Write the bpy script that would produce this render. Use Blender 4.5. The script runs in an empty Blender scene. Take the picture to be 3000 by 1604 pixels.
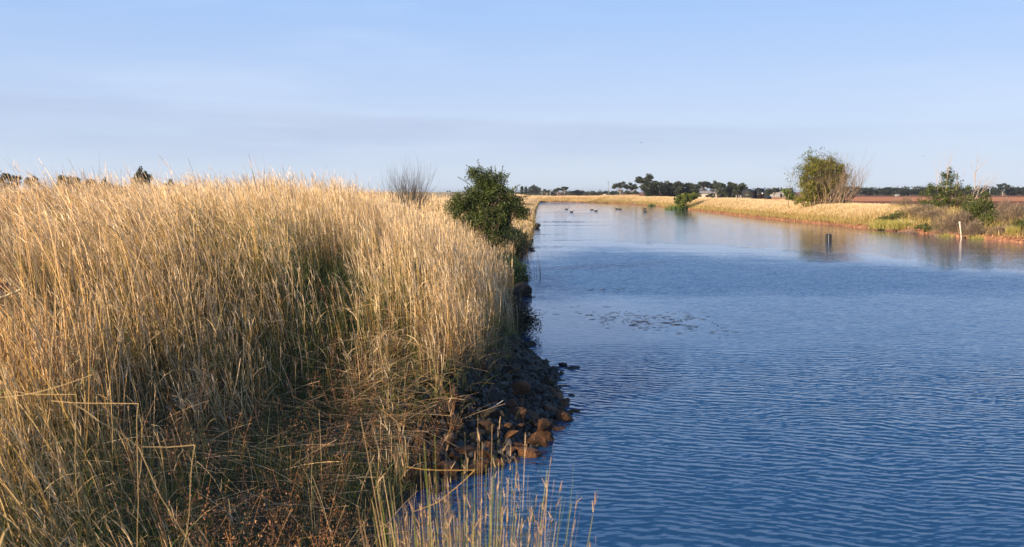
import bpy, math, random
import numpy as np
from mathutils import Matrix, Vector
R = math.radians
sc = bpy.context.scene
random.seed(7)
rng = np.random.default_rng(7)

# ------------------------------------------------------------------ camera
H, F, CX, HY = 3.3, 2917.0, 1500.0, 562.0      # eye height, focal in photo px, centre, horizon row
cam = bpy.data.cameras.new('camera')
cam.lens = 35.0; cam.sensor_width = 36.0
cam.shift_y = -(802 - HY) / 3000.0
cam.clip_start = 0.05; cam.clip_end = 9000
cam.dof.use_dof = True; cam.dof.focus_distance = 24.0; cam.dof.aperture_fstop = 6.3
co = bpy.data.objects.new('camera', cam); sc.collection.objects.link(co)
co.location = (0, 0, H); co.rotation_euler = (R(90), 0, 0)
sc.camera = co

# ------------------------------------------------------------------ sky, sun, exposure
SUN_AZ, SUN_EL = R(-130), R(22)
w = bpy.data.worlds.new("World"); sc.world = w; w.use_nodes = True
nt = w.node_tree; N = nt.nodes; L = nt.links
bg = N['Background']; bg.inputs[1].default_value = 0.0765
sky = N.new('ShaderNodeTexSky'); sky.sky_type = 'NISHITA'; sky.sun_disc = False
sky.sun_elevation = SUN_EL; sky.sun_rotation = SUN_AZ
sky.air_density = 1.0; sky.dust_density = 0.25; sky.ozone_density = 3.0
tc = N.new('ShaderNodeTexCoord')
sep = N.new('ShaderNodeSeparateXYZ'); L.new(tc.outputs['Generated'], sep.inputs[0])
def wmath(op, a, b=None, c=None, clamp=False, tree=nt):
    n = tree.nodes.new('ShaderNodeMath'); n.operation = op; n.use_clamp = clamp
    for i, v in enumerate((a, b, c)):
        if v is None: continue
        if isinstance(v, (int, float)): n.inputs[i].default_value = v
        else: tree.links.new(v, n.inputs[i])
    return n.outputs[0]
def maprange(tree, v, a, b, c, d, smooth=True):
    n = tree.nodes.new('ShaderNodeMapRange'); n.clamp = True
    if smooth: n.interpolation_type = 'SMOOTHSTEP'
    tree.links.new(v, n.inputs[0])
    for i, q in enumerate((a, b, c, d)): n.inputs[i + 1].default_value = q
    return n.outputs[0]
def mixc(tree, f, a, b, blend='MIX'):
    n = tree.nodes.new('ShaderNodeMix'); n.data_type = 'RGBA'; n.blend_type = blend
    for i, v in ((0, f), (6, a), (7, b)):
        if isinstance(v, (int, float)): n.inputs[i].default_value = v
        elif isinstance(v, tuple): n.inputs[i].default_value = (*v, 1) if len(v) == 3 else v
        else: tree.links.new(v, n.inputs[i])
    return n.outputs[2]
tint = mixc(nt, 1.0, sky.outputs[0], (1.03, 1.0, 1.12), 'MULTIPLY')
# thin stratus veil low over the horizon
mp = N.new('ShaderNodeMapping'); mp.inputs['Scale'].default_value = (2.2, 2.2, 26)
L.new(tc.outputs['Generated'], mp.inputs[0])
nz = N.new('ShaderNodeTexNoise'); nz.inputs['Scale'].default_value = 1.0; nz.inputs['Detail'].default_value = 5
L.new(mp.outputs[0], nz.inputs['Vector'])
tilt = wmath('ADD', sep.outputs[2], wmath('MULTIPLY', wmath('ADD', sep.outputs[0], wmath('MULTIPLY', wmath('SUBTRACT', nz.outputs[0], .5), 1.2)), 0.030))
up = maprange(nt, tilt, 0.080, 0.068, 0.0, 1.0)
dn = maprange(nt, tilt, 0.005, 0.066, 0.0, 1.0)
lf = maprange(nt, sep.outputs[0], 0.55, -0.15, 0.22, 1.0)
ns = maprange(nt, nz.outputs[0], 0.36, 0.62, 0.25, 1.0)
veil = wmath('MULTIPLY', wmath('MULTIPLY', wmath('MULTIPLY', up, dn), wmath('MULTIPLY', lf, ns)), 0.74)
# faint high haze streaks
mp2 = N.new('ShaderNodeMapping'); mp2.inputs['Scale'].default_value = (1.6, 1.6, 9)
L.new(tc.outputs['Generated'], mp2.inputs[0])
nz2 = N.new('ShaderNodeTexNoise'); nz2.inputs['Scale'].default_value = 2.3; nz2.inputs['Detail'].default_value = 6
L.new(mp2.outputs[0], nz2.inputs['Vector'])
st = maprange(nt, nz2.outputs[0], 0.42, 0.75, 0.0, 0.22)
# pale milky daylight: the photographed sky is lighter and less yellow than the clear-sky model
rp_ = N.new('ShaderNodeValToRGB'); L.new(sep.outputs[2], rp_.inputs[0])
els = rp_.color_ramp.elements; els[0].position = 0.0; els[0].color = (.66, .77, .93, 1); els[1].position = 1.0; els[1].color = (.07, .14, .32, 1)
for p_s, c_s in ((.09, (.57, .70, .96)), (.19, (.41, .615, 1.0)), (.28, (.25, .54, 1.0)), (.45, (.12, .35, .84))):
    e_ = els.new(p_s); e_.color = (*c_s, 1)
sc_ = mixc(nt, 1.0, rp_.outputs[0], (6.9, 6.9, 6.9), 'MULTIPLY')
fz = maprange(nt, sep.outputs[2], 0.0, 0.8, .86, .88)
base_ = mixc(nt, fz, tint, sc_)
cld = mixc(nt, veil, base_, (3.5, 4.15, 5.7))
cld = mixc(nt, st, cld, (5.6, 6.3, 7.6))
L.new(cld, bg.inputs[0])

sd = bpy.data.lights.new('sun', 'SUN'); sd.energy = 5.0; sd.angle = R(0.5); sd.color = (1.0, 0.81, 0.54)
so = bpy.data.objects.new('sun', sd); sc.collection.objects.link(so)
sv = Vector((math.sin(SUN_AZ) * math.cos(SUN_EL), math.cos(SUN_AZ) * math.cos(SUN_EL), math.sin(SUN_EL)))
so.rotation_euler = sv.to_track_quat('Z', 'Y').to_euler()
sc.view_settings.view_transform = 'Standard'; sc.view_settings.look = 'None'
sc.view_settings.exposure = 0.88; sc.view_settings.gamma = 1.0
sc.cycles.max_bounces = 6; sc.cycles.transparent_max_bounces = 4

# ------------------------------------------------------------------ helpers
ALBEDO = 1.08                                  # overall vertex colour scale, tuned against the exposure above
def world_at(px, py, Y):                      # what the photo pixel means at a given distance
    return Vector(((px - CX) / F * Y, Y, H - (py - HY) / F * Y))

def tag(o, label=None, cat=None, group=None, kind=None):
    if label: o['label'] = label
    if cat: o['category'] = cat
    if group: o['group'] = group
    if kind: o['kind'] = kind
    return o

def np_mesh(name, V, Fc, mat, col=None, smooth=False, parent=None, dim=True):
    """V (n,3), Fc list of (m,k) int arrays."""
    me = bpy.data.meshes.new(name)
    V = np.asarray(V, dtype=np.float32)
    Fs = [np.asarray(f) for f in (Fc if isinstance(Fc, list) else [Fc]) if len(f)]
    me.vertices.add(len(V)); me.vertices.foreach_set('co', V.ravel())
    nl = sum(f.size for f in Fs); npoly = sum(len(f) for f in Fs)
    me.loops.add(nl); me.polygons.add(npoly)
    me.loops.foreach_set('vertex_index', np.concatenate([f.ravel() for f in Fs]).astype(np.int32))
    tot = np.concatenate([np.full(len(f), f.shape[1]) for f in Fs])
    st = np.concatenate([[0], np.cumsum(tot)[:-1]]).astype(np.int32)
    me.polygons.foreach_set('loop_start', st)
    me.update(calc_edges=True)
    if smooth: me.polygons.foreach_set('use_smooth', np.ones(npoly, dtype=bool))
    if col is not None:
        a = me.color_attributes.new('Col', 'FLOAT_COLOR', 'POINT')
        c = np.ones((len(V), 4), dtype=np.float32); c[:, :3] = np.asarray(col) * (ALBEDO if dim else 1.0)
        a.data.foreach_set('color', c.ravel())
    me.materials.append(mat)
    o = bpy.data.objects.new(name, me); sc.collection.objects.link(o)
    if parent is not None: o.parent = parent
    return o

def empty(name, loc, rz=0.0):
    o = bpy.data.objects.new(name, None); sc.collection.objects.link(o)
    o.location = loc; o.rotation_euler = (0, 0, rz); o.empty_display_size = 0.3
    return o

_lat = rng.random((128, 128))
def vnoise(x, y, s=1.0, off=0.0):
    x = np.asarray(x) / s + 37.3 + off; y = np.asarray(y) / s + 11.7 + off * 1.7
    xi = np.floor(x).astype(int); yi = np.floor(y).astype(int)
    fx = x - xi; fy = y - yi; fx = fx * fx * (3 - 2 * fx); fy = fy * fy * (3 - 2 * fy)
    g = lambda a, b: _lat[a % 128, b % 128]
    return (g(xi, yi) * (1 - fx) + g(xi + 1, yi) * fx) * (1 - fy) + (g(xi, yi + 1) * (1 - fx) + g(xi + 1, yi + 1) * fx) * fy
def fnoise(x, y, s=1.0, off=0.0):
    return (vnoise(x, y, s, off) + .5 * vnoise(x, y, s / 2.1, off + 9) + .25 * vnoise(x, y, s / 4.3, off + 19)) / 1.75
def sstep(a, b, x):
    t = np.clip((x - a) / (b - a), 0, 1); return t * t * (3 - 2 * t)

# ------------------------------------------------------------------ shoreline and terrain
LEFT = [(-.4,11.8),(.2,12.6),(.42,13.4),(.55,14.0),(.72,14.8),(.68,16.4),(.78,18.2),(.45,19.6),(.25,21.0),(.12,22.5),(.0,25),(.0,27),(.1,29),
        (.2,32),(.05,36),(.0,39.8),(.2,43),(.25,49),(.8,53),(1.15,58),(1.4,68),(1.75,80),(2.2,94),(3.0,130),(4.3,175),(6.0,230),(8.4,298),(10,308)]
FARR = [(17,305),(24.5,292),(29.5,272),(32.0,240),(32.3,222),(31.4,205),(31.2,190),(32.4,184),(32.2,165),(31.4,145),(30.9,128),(31.3,110),(31.7,95),(32.2,80),
        (32.9,64),(33.3,50),(33.6,30),(34,10),(34,2)]
NEAR = [(20,1.6),(6,1.7),(2.4,2.2),(1.4,3.0),(.95,3.8),(.55,4.7),(.25,5.6),(-.1,6.6),(-.5,7.7),(-.95,8.8),(-1.25,10.0),(-1.0,11.0)]
POLY = np.array(LEFT + FARR + NEAR)

def sdist(x, y):
    """signed distance to the shoreline, positive on land"""
    x = np.asarray(x, float); y = np.asarray(y, float)
    shp = x.shape; P = np.stack([x.ravel(), y.ravel()], 1)
    best = np.full(len(P), 1e9); inside = np.zeros(len(P), bool)
    n = len(POLY)
    for i in range(n):
        a = POLY[i]; b = POLY[(i + 1) % n]; ab = b - a
        t = np.clip(((P - a) @ ab) / (ab @ ab), 0, 1)
        d = np.hypot(P[:, 0] - a[0] - t * ab[0], P[:, 1] - a[1] - t * ab[1])
        best = np.minimum(best, d)
        c = ((a[1] > P[:, 1]) != (b[1] > P[:, 1]))
        with np.errstate(divide='ignore', invalid='ignore'):
            xc = a[0] + (P[:, 1] - a[1]) / (b[1] - a[1] if b[1] != a[1] else 1e-9) * ab[0]
        inside ^= c & (P[:, 0] < xc)
    return np.where(inside, -best, best).reshape(shp)

def height(x, y, d=None):
    x = np.asarray(x, float); y = np.asarray(y, float)
    if d is None: d = sdist(x, y)
    dp = np.clip(d, 0, None)
    left = 2.15 * (1 - np.exp(-(dp / 3.0) ** 1.25))
    left = left + 0.42 * np.exp(-(((x + 5.2) / 4.0) ** 2 + ((y - 24) / 10.0) ** 2)) * sstep(0, 2, dp)
    left = left - 0.75 * np.exp(-(((x + 2.3) / 1.3) ** 2 + ((y - 11.0) / 3.2) ** 2)) * sstep(.4, 2.2, dp) * .5
    left = left + .30 * sstep(.1, 1.4, dp) * sstep(11.8, 13.5, y) * (1 - sstep(20, 26, y)) * sstep(-9, -3, x)
    left = left * (1 - .34 * (1 - sstep(6.5, 13.5, y)) * sstep(-11, -5, x)) * (1 - .4 * (1 - sstep(8.5, 10.5, y)) * sstep(-3.2, -1.2, x))
    left = left * (1 - .35 * sstep(50, 110, y))
    left = left - 0.85 * sstep(6, 60, dp)                       # the bank falls away behind to the plain
    right = np.minimum(0.22, dp * .9) + 1.15 * sstep(.3, 5.5, dp) + .12 * sstep(5, 12, dp)
    far = 0.2 * sstep(0, .6, dp) + .72 * sstep(.3, 6, dp)
    wr = sstep(12, 22, x) * sstep(0, 6, y)
    wf = sstep(285, 315, y + 0 * x)
    h = left * (1 - wr) + right * wr
    h = h * (1 - wf) + far * wf
    h = h + (fnoise(x, y, 1.3) - .5) * .16 * sstep(0, 1.2, dp) * np.where(dp < 60, 1, 0) + (fnoise(x, y, 9, 4) - .5) * .25 * sstep(1, 6, dp) * (1 - sstep(12, 40, dp))
    return np.where(d < 0, np.maximum(-1.4, d * .55), h)

# ------------------------------------------------------------------ materials
def new_mat(name):
    m = bpy.data.materials.new(name); m.use_nodes = True
    return m, m.node_tree, m.node_tree.nodes['Principled BSDF']

def foliage_mat(name, rough=.6, trans=.25, spec=.25, vary=0.0):
    m, t, p = new_mat(name)
    at = t.nodes.new('ShaderNodeAttribute'); at.attribute_name = 'Col'
    p.inputs['Roughness'].default_value = rough; p.inputs['Specular IOR Level'].default_value = spec
    t.links.new(at.outputs['Color'], p.inputs['Base Color'])
    if trans:
        tr = t.nodes.new('ShaderNodeBsdfTranslucent'); t.links.new(at.outputs['Color'], tr.inputs[0])
        mx = t.nodes.new('ShaderNodeMixShader'); mx.inputs[0].default_value = trans
        t.links.new(p.outputs[0], mx.inputs[1]); t.links.new(tr.outputs[0], mx.inputs[2])
        t.links.new(mx.outputs[0], t.nodes['Material Output'].inputs[0])
    return m
M_grass = foliage_mat('straw_blades', .5, .12, .35)
M_leaf = foliage_mat('leaves', .5, .2, .35)
M_wood = foliage_mat('twigs', .75, 0, .2)

def plain_mat(name, col, rough=.6, noise=0.0, nscale=8.0, spec=.4, bump=0.0, col2=None):
    m, t, p = new_mat(name)
    p.inputs['Roughness'].default_value = rough; p.inputs['Specular IOR Level'].default_value = spec
    tcn = t.nodes.new('ShaderNodeTexCoord')
    nn = t.nodes.new('ShaderNodeTexNoise'); nn.inputs['Scale'].default_value = nscale; nn.inputs['Detail'].default_value = 6
    t.links.new(tcn.outputs['Object'], nn.inputs['Vector'])
    c2 = col2 or tuple(c * (1 - noise) for c in col)
    f = maprange(t, nn.outputs[0], .35, .65, 0, 1)
    t.links.new(mixc(t, f, col, c2), p.inputs['Base Color'])
    if bump:
        b = t.nodes.new('ShaderNodeBump'); b.inputs['Strength'].default_value = bump; b.inputs['Distance'].default_value = .02
        t.links.new(nn.outputs[0], b.inputs['Height']); t.links.new(b.outputs[0], p.inputs['Normal'])
    return m

def rock_mat(name, a, b, c):
    m, t, p = new_mat(name)
    p.inputs['Roughness'].default_value = .72; p.inputs['Specular IOR Level'].default_value = .3
    g = t.nodes.new('ShaderNodeNewGeometry'); oi = t.nodes.new('ShaderNodeObjectInfo')
    n1 = t.nodes.new('ShaderNodeTexNoise'); n1.inputs['Scale'].default_value = 5; n1.inputs['Detail'].default_value = 8
    n2 = t.nodes.new('ShaderNodeTexNoise'); n2.inputs['Scale'].default_value = 22; n2.inputs['Detail'].default_value = 8; n2.inputs['Roughness'].default_value = .7
    for n in (n1, n2): t.links.new(g.outputs['Position'], n.inputs['Vector'])
    c1 = mixc(t, maprange(t, n1.outputs[0], .38, .62, 0, 1), a, b)
    c2 = mixc(t, maprange(t, n2.outputs[0], .5, .72, 0, .8), c1, c)
    hsv = t.nodes.new('ShaderNodeHueSaturation'); t.links.new(c2, hsv.inputs['Color'])
    t.links.new(maprange(t, oi.outputs['Random'], 0, 1, .6, 1.35, False), hsv.inputs['Value'])
    # wet dark foot just above the water
    sp = t.nodes.new('ShaderNodeSeparateXYZ'); t.links.new(g.outputs['Position'], sp.inputs[0])
    wet = maprange(t, wmath('ADD', sp.outputs[2], wmath('MULTIPLY', n1.outputs[0], .06), tree=t), .05, .09, .38, 1.0)
    t.links.new(mixc(t, 1.0, hsv.outputs[0], wet, 'MULTIPLY'), p.inputs['Base Color'])
    b_ = t.nodes.new('ShaderNodeBump'); b_.inputs['Strength'].default_value = 1.0; b_.inputs['Distance'].default_value = .05
    t.links.new(n2.outputs[0], b_.inputs['Height']); t.links.new(b_.outputs[0], p.inputs['Normal'])
    return m
M_slate = rock_mat('slate_rock', (.042, .034, .026), (.070, .050, .034), (.022, .018, .015))
M_moss = rock_mat('mossy_rock', (.075, .072, .048), (.045, .043, .035), (.11, .10, .06))
M_ochre = rock_mat('stained_sunlit_rock', (.16, .070, .028), (.085, .042, .022), (.045, .03, .02))  # ochre holds both the stain and painted orange sunlight on the lower rocks

# ground: thatch near the canal, red ploughed earth to the right
def ground_mat():
    m, t, p = new_mat('earth')
    p.inputs['Roughness'].default_value = .95; p.inputs['Specular IOR Level'].default_value = .1
    g = t.nodes.new('ShaderNodeNewGeometry')
    sp = t.nodes.new('ShaderNodeSeparateXYZ'); t.links.new(g.outputs['Position'], sp.inputs[0])
    def noise(s, det=6, stretch=None):
        n = t.nodes.new('ShaderNodeTexNoise'); n.inputs['Scale'].default_value = s; n.inputs['Detail'].default_value = det
        if stretch:
            mpn = t.nodes.new('ShaderNodeMapping'); mpn.inputs['Scale'].default_value = stretch
            t.links.new(g.outputs['Position'], mpn.inputs[0]); t.links.new(mpn.outputs[0], n.inputs['Vector'])
        else: t.links.new(g.outputs['Position'], n.inputs['Vector'])
        return n.outputs[0]
    at = t.nodes.new('ShaderNodeAttribute'); at.attribute_name = 'Col'
    n1 = noise(6.0, 8); n2 = noise(.35, 5)
    v = mixc(t, maprange(t, n1, .3, .7, 0, 1), (.72, .72, .72), (1.25, 1.25, 1.25))
    c = mixc(t, 1.0, at.outputs['Color'], v, 'MULTIPLY')
    v2 = mixc(t, maprange(t, n2, .3, .7, 0, 1), (.85, .85, .85), (1.12, 1.12, 1.12))
    c = mixc(t, 1.0, c, v2, 'MULTIPLY')
    fur = noise(1.0, 4, (.02, .9, 1))
    v3 = mixc(t, maprange(t, fur, .35, .65, 0, 1), (.88, .88, .88), (1.1, 1.1, 1.1))
    c = mixc(t, 1.0, c, v3, 'MULTIPLY')
    t.links.new(c, p.inputs['Base Color'])
    b = t.nodes.new('ShaderNodeBump'); b.inputs['Strength'].default_value = .8; b.inputs['Distance'].default_value = .06
    t.links.new(n1, b.inputs['Height']); t.links.new(b.outputs[0], p.inputs['Normal'])
    return m
M_ground = ground_mat()

def axis(parts):
    out = []
    for a, b, s in parts: out += list(np.arange(a, b, s))
    return np.array(out)
gx = np.concatenate([-np.geomspace(4000, 40, 22), axis([(-38, -14, 1.0), (-14, -5, .3), (-5, 2, .14), (2, 4, .5), (4, 28, 2.0), (28, 44, .33), (44, 70, 1.5), (70, 200, 8)]), np.geomspace(200, 4000, 20)])
gy = np.concatenate([axis([(-40, -2, 3), (-2, 24, .14), (24, 70, .35), (70, 220, 1.2), (220, 330, 1.2), (330, 700, 12)]), np.geomspace(700, 8000, 20)])
GX, GY = np.meshgrid(gx, gy)
GD = sdist(GX, GY); GZ = height(GX, GY, GD)
nx, ny = len(gx), len(gy)
idx = np.arange(nx * ny).reshape(ny, nx)
quads = np.stack([idx[:-1, :-1], idx[:-1, 1:], idx[1:, 1:], idx[1:, :-1]], -1).reshape(-1, 4)
def ground_colour():
    thatch = np.array([.055, .042, .024]); mud = np.array([.30, .15, .08]); redA = np.array([.46, .20, .095]); redB = np.array([.19, .078, .042])  # thatch tone darkened to paint in shade below the grass stems
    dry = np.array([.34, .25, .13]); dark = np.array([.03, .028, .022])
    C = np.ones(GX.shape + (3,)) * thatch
    right = (GX > 15) & (GY > 5)
    edge = (sstep(2.0, .9, GD + (fnoise(GX, GY, 3, 2) - .5) * 1.2))[..., None]
    e_r = np.where((right | (GY > 280))[..., None], edge, 0)
    C = C * (1 - e_r) + mud * e_r
    # field beyond the right bank
    f = (right & (GX > 20)) * sstep(9, 14, GD + (fnoise(GX, GY, 8, 3) - .5) * 4)
    near_dark = (sstep(192, 186, GY - GX * .05 + 3))[..., None]
    far_dark = sstep(420, 440, GY)[..., None]
    fc = redA * (1 - near_dark) + redB * near_dark
    fc = fc * (1 - far_dark) + redB * 1.1 * far_dark
    C = C * (1 - f[..., None]) + fc * f[..., None]
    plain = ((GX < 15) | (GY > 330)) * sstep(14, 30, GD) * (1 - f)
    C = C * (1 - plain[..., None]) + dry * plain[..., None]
    wet = np.where(GD < .05, 1, 0)[..., None] * .7
    lw = np.where((GX < 12)[..., None], dark, mud * .5)
    return C * (1 - wet) + lw * wet
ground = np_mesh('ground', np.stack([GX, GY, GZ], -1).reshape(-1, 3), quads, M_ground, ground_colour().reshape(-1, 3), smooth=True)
tag(ground, 'bare earth and thatch of the canal banks and the red ploughed field', kind='structure')

# ------------------------------------------------------------------ water
def water_mat():
    m, t, p = new_mat('canal_water')
    g = t.nodes.new('ShaderNodeNewGeometry')
    pos = g.outputs['Position']
    sp = t.nodes.new('ShaderNodeSeparateXYZ'); t.links.new(pos, sp.inputs[0])
    X, Y = sp.outputs[0], sp.outputs[1]
    M_ = lambda op, a, b=None, c=None, clamp=False: wmath(op, a, b, c, clamp, t)
    def noise(scale, det=2, stretch=(1, 1, 1), rot=0, off=(0, 0, 0)):
        mpn = t.nodes.new('ShaderNodeMapping'); mpn.inputs['Scale'].default_value = stretch
        mpn.inputs['Rotation'].default_value = (0, 0, rot); mpn.inputs['Location'].default_value = off
        t.links.new(pos, mpn.inputs[0])
        n = t.nodes.new('ShaderNodeTexNoise'); n.inputs['Scale'].default_value = scale; n.inputs['Detail'].default_value = det
        t.links.new(mpn.outputs[0], n.inputs['Vector']); return n
    # wind mask: where the surface is ruffled
    wob = noise(.22, 3, (1, 1.6, 1)).outputs[0]
    wobc = M_('SUBTRACT', wob, .5)
    Yw = M_('ADD', Y, M_('MULTIPLY', wobc, 9.0))
    near = maprange(t, M_('ADD', Y, M_('MULTIPLY', wobc, 6.0)), 23.5, 16.0, 0.0, 1.0)
    # mid ruffled band, edge runs from the left bank out to the right
    edge = M_('SUBTRACT', Yw, M_('MULTIPLY', M_('MINIMUM', X, 12), -.25))
    bandN = maprange(t, M_('ADD', Yw, M_('MULTIPLY', M_('MINIMUM', X, 10), .0)), 28.0, 35.0, 0.0, 1.0)
    Yb = M_('ADD', M_('SUBTRACT', Yw, M_('MULTIPLY', M_('MINIMUM', M_('MAXIMUM', X, 0), 5), 2.2)), M_('MULTIPLY', M_('MAXIMUM', M_('SUBTRACT', X, 5), 0), 1.1))
    bandF = maprange(t, M_('ADD', Yb, M_('MULTIPLY', wobc, 10)), 53.0, 38.0, 0.0, 1.0)
    band = M_('MULTIPLY', bandN, bandF)
    rightish = M_('MULTIPLY', maprange(t, M_('ADD', X, M_('MULTIPLY', wobc, 4)), 2.5, 7.0, 0.0, .34), bandF)
    farcalm = maprange(t, Yw, 50, 75, 0.0, 1.0)
    # streaks of ruffle in the far calm water, mostly on the left
    stre = maprange(t, noise(.16, 3, (.22, 1, 1)).outputs[0], .56, .63, 0.0, .85)
    stre = M_('MULTIPLY', M_('MULTIPLY', stre, farcalm), maprange(t, M_('SUBTRACT', X, M_('MULTIPLY', Y, .085)), 3, -3, 0.0, 1.0))
    farw = M_('MULTIPLY', maprange(t, Y, 225, 265, 0.0, .8), maprange(t, X, 22, 12, 0.0, 1.0))
    mask = M_('MAXIMUM', M_('MAXIMUM', near, band), M_('MAXIMUM', M_('MAXIMUM', rightish, stre), farw))
    amp = M_('ADD', M_('MULTIPLY', mask, 1.0), maprange(t, Y, 50, 110, .12, .06))
    # random slopes from noise
    slopes = []
    def add_slope(node, a, b):
        s2 = t.nodes.new('ShaderNodeSeparateColor'); t.links.new(node.outputs['Color'], s2.inputs[0])
        slopes.append((M_('MULTIPLY', M_('SUBTRACT', s2.outputs[0], .5), a), M_('MULTIPLY', M_('SUBTRACT', s2.outputs[1], .5), b)))
    add_slope(noise(15, 4, (.5, 1.5, 1), R(-12)), .30, .60)
    add_slope(noise(3.6, 2, (.6, 1.3, 1), R(10)), .08, .18)
    # ordered wavelets
    warp = noise(.55, 2); wv = t.nodes.new('ShaderNodeVectorMath'); wv.operation = 'MULTIPLY_ADD'
    wv.inputs[1].default_value = (.9, .9, 0); t.links.new(warp.outputs['Color'], wv.inputs[0]); t.links.new(pos, wv.inputs[2])
    rr = random.Random(3)
    for lam, ang, a in [(q_[0] * .60, q_[1], q_[2]) for q_ in ((.30, 78, .075), (.24, 66, .062), (.36, 94, .055), (.19, 104, .042), (.27, 52, .045), (.16, 82, .036), (.45, 72, .045), (.21, 122, .03))]:
        k = 2 * math.pi / lam; kx, ky = math.cos(R(ang)), math.sin(R(ang))
        dt = t.nodes.new('ShaderNodeVectorMath'); dt.operation = 'DOT_PRODUCT'
        t.links.new(wv.outputs[0], dt.inputs[0]); dt.inputs[1].default_value = (kx * k, ky * k, 0)
        env = maprange(t, noise(.5 + rr.random() * .5, 1, off=(rr.random() * 50, rr.random() * 50, 0)).outputs[0], .36, .64, .15, 1.5)
        ph_ = M_('ADD', dt.outputs['Value'], rr.random() * 6)
        shp = M_('ADD', M_('SINE', ph_), M_('MULTIPLY', M_('SINE', M_('MULTIPLY', ph_, 2.0)), .45))
        s = M_('MULTIPLY', shp, M_('MULTIPLY', env, a))
        slopes.append((M_('MULTIPLY', s, kx), M_('MULTIPLY', s, ky)))
    sx = slopes[0][0]; sy = slopes[0][1]
    for a, b in slopes[1:]: sx = M_('ADD', sx, a); sy = M_('ADD', sy, b)
    # facets turned away from a low viewpoint hide behind the crests in front of them
    sx = M_('MULTIPLY', M_('MULTIPLY', sx, .7), amp); sy = M_('MULTIPLY', M_('SMOOTH_MIN', M_('SUBTRACT', M_('MULTIPLY', sy, 1.6), maprange(t, Yb, 42, 80, .08, .025)), M_('ADD', maprange(t, Y, 14, 34, .04, -.045), maprange(t, Yb, 42, 80, 0, .5)), .05), amp)
    cb = t.nodes.new('ShaderNodeCombineXYZ'); t.links.new(sx, cb.inputs[0]); t.links.new(sy, cb.inputs[1]); cb.inputs[2].default_value = 1
    nm = t.nodes.new('ShaderNodeVectorMath'); nm.operation = 'NORMALIZE'; t.links.new(cb.outputs[0], nm.inputs[0])
    t.links.new(nm.outputs[0], p.inputs['Normal'])
    p.inputs['Base Color'].default_value = (.010, .046, .125, 1)
    p.inputs['Roughness'].default_value = .03; p.inputs['IOR'].default_value = 1.42; p.inputs['Specular IOR Level'].default_value = .5
    return m
M_water = water_mat()
wx0, wx1, wy0, wy1 = -6, 38, -1.0, 314
water = np_mesh('water', [(wx0, wy0, 0), (wx1, wy0, 0), (wx1, wy1, 0), (wx0, wy1, 0)], np.array([[0, 1, 2, 3]]), M_water)
tag(water, 'blue canal water, ruffled near and glassy far', kind='structure')

# ------------------------------------------------------------------ strips (blades, stems, leaves)
def strips(P0, D, Ln, Bend, W0, nseg, C0, C1, taper=1.0, tipw=.25, seed=0, twist=None, cpow=1.0):
    """P0 (n,3) start, D (n,3) unit direction, Ln length, Bend (n,3) displacement at tip, W0 width."""
    n = len(P0); r = np.random.default_rng(seed)
    t = np.linspace(0, 1, nseg + 1)
    P = P0[:, None, :] + D[:, None, :] * (Ln[:, None, None] * t[None, :, None]) + Bend[:, None, :] * (t ** 2.2)[None, :, None]
    a = r.random(n) * math.pi if twist is None else twist
    S = np.stack([np.cos(a), np.sin(a), np.zeros(n)], 1)
    S = S - D * np.sum(S * D, 1, keepdims=True) * .9
    S /= np.linalg.norm(S, axis=1, keepdims=True) + 1e-9
    wd = W0[:, None] * (1 - (1 - tipw) * t[None, :] ** taper) * .5
    A = P - S[:, None, :] * wd[..., None]; B = P + S[:, None, :] * wd[..., None]
    V = np.stack([A, B], 2).reshape(-1, 3)
    C = C0[:, None, :] * (1 - (t ** cpow)[None, :, None]) + C1[:, None, :] * (t ** cpow)[None, :, None]
    C = np.repeat(C[:, :, None, :], 2, 2).reshape(-1, 3)
    base = (np.arange(n) * (nseg + 1) * 2)[:, None] + (np.arange(nseg) * 2)[None, :]
    Fq = np.stack([base, base + 1, base + 3, base + 2], -1).reshape(-1, 4)
    return V, Fq, C, P
class Acc:
    def __init__(s): s.V = []; s.F = []; s.C = []; s.n = 0
    def add(s, V, Fq, C):
        s.V.append(V); s.F.append(Fq + s.n); s.C.append(C); s.n += len(V)
    def build(s, name, mat, parent=None, smooth=False):
        return np_mesh(name, np.concatenate(s.V), np.concatenate(s.F), mat, np.concatenate(s.C), smooth, parent)
def rot2(v, a): return np.stack([v[:, 0] * np.cos(a) - v[:, 1] * np.sin(a), v[:, 0] * np.sin(a) + v[:, 1] * np.cos(a)], 1)
def unit(v): return v / (np.linalg.norm(v, axis=-1, keepdims=True) + 1e-9)
def colmix(n, a, b, r, jitter=.12):
    f = r.random(n)[:, None]; c = np.array(a) * (1 - f) + np.array(b) * f
    return c * (1 + (r.random(n)[:, None] - .5) * 2 * jitter)

STRAW_A, STRAW_B = (.47, .27, .10), (.97, .72, .46)
GOLD_A, GOLD_B = (.34, .19, .055), (.56, .37, .12)

def short_zone(x, y):
    """0..1 where the tall grass gives way to short green and rusty growth"""
    a = np.exp(-(((x + 2.2) / 1.15) ** 2 + ((y - 10.3) / 3.3) ** 2) * 1.0)
    b = 1.2 * np.exp(-(((x + 2.75 + (y - 15) * .1) / .45) ** 2 + ((y - 14.9) / 1.0) ** 2))
    c = .5 * np.exp(-(((x + 3.6) / .35) ** 2 + ((y - 10.5) / 1.4) ** 2))
    return np.clip(a * 1.25 + b + c, 0, 1)

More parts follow.
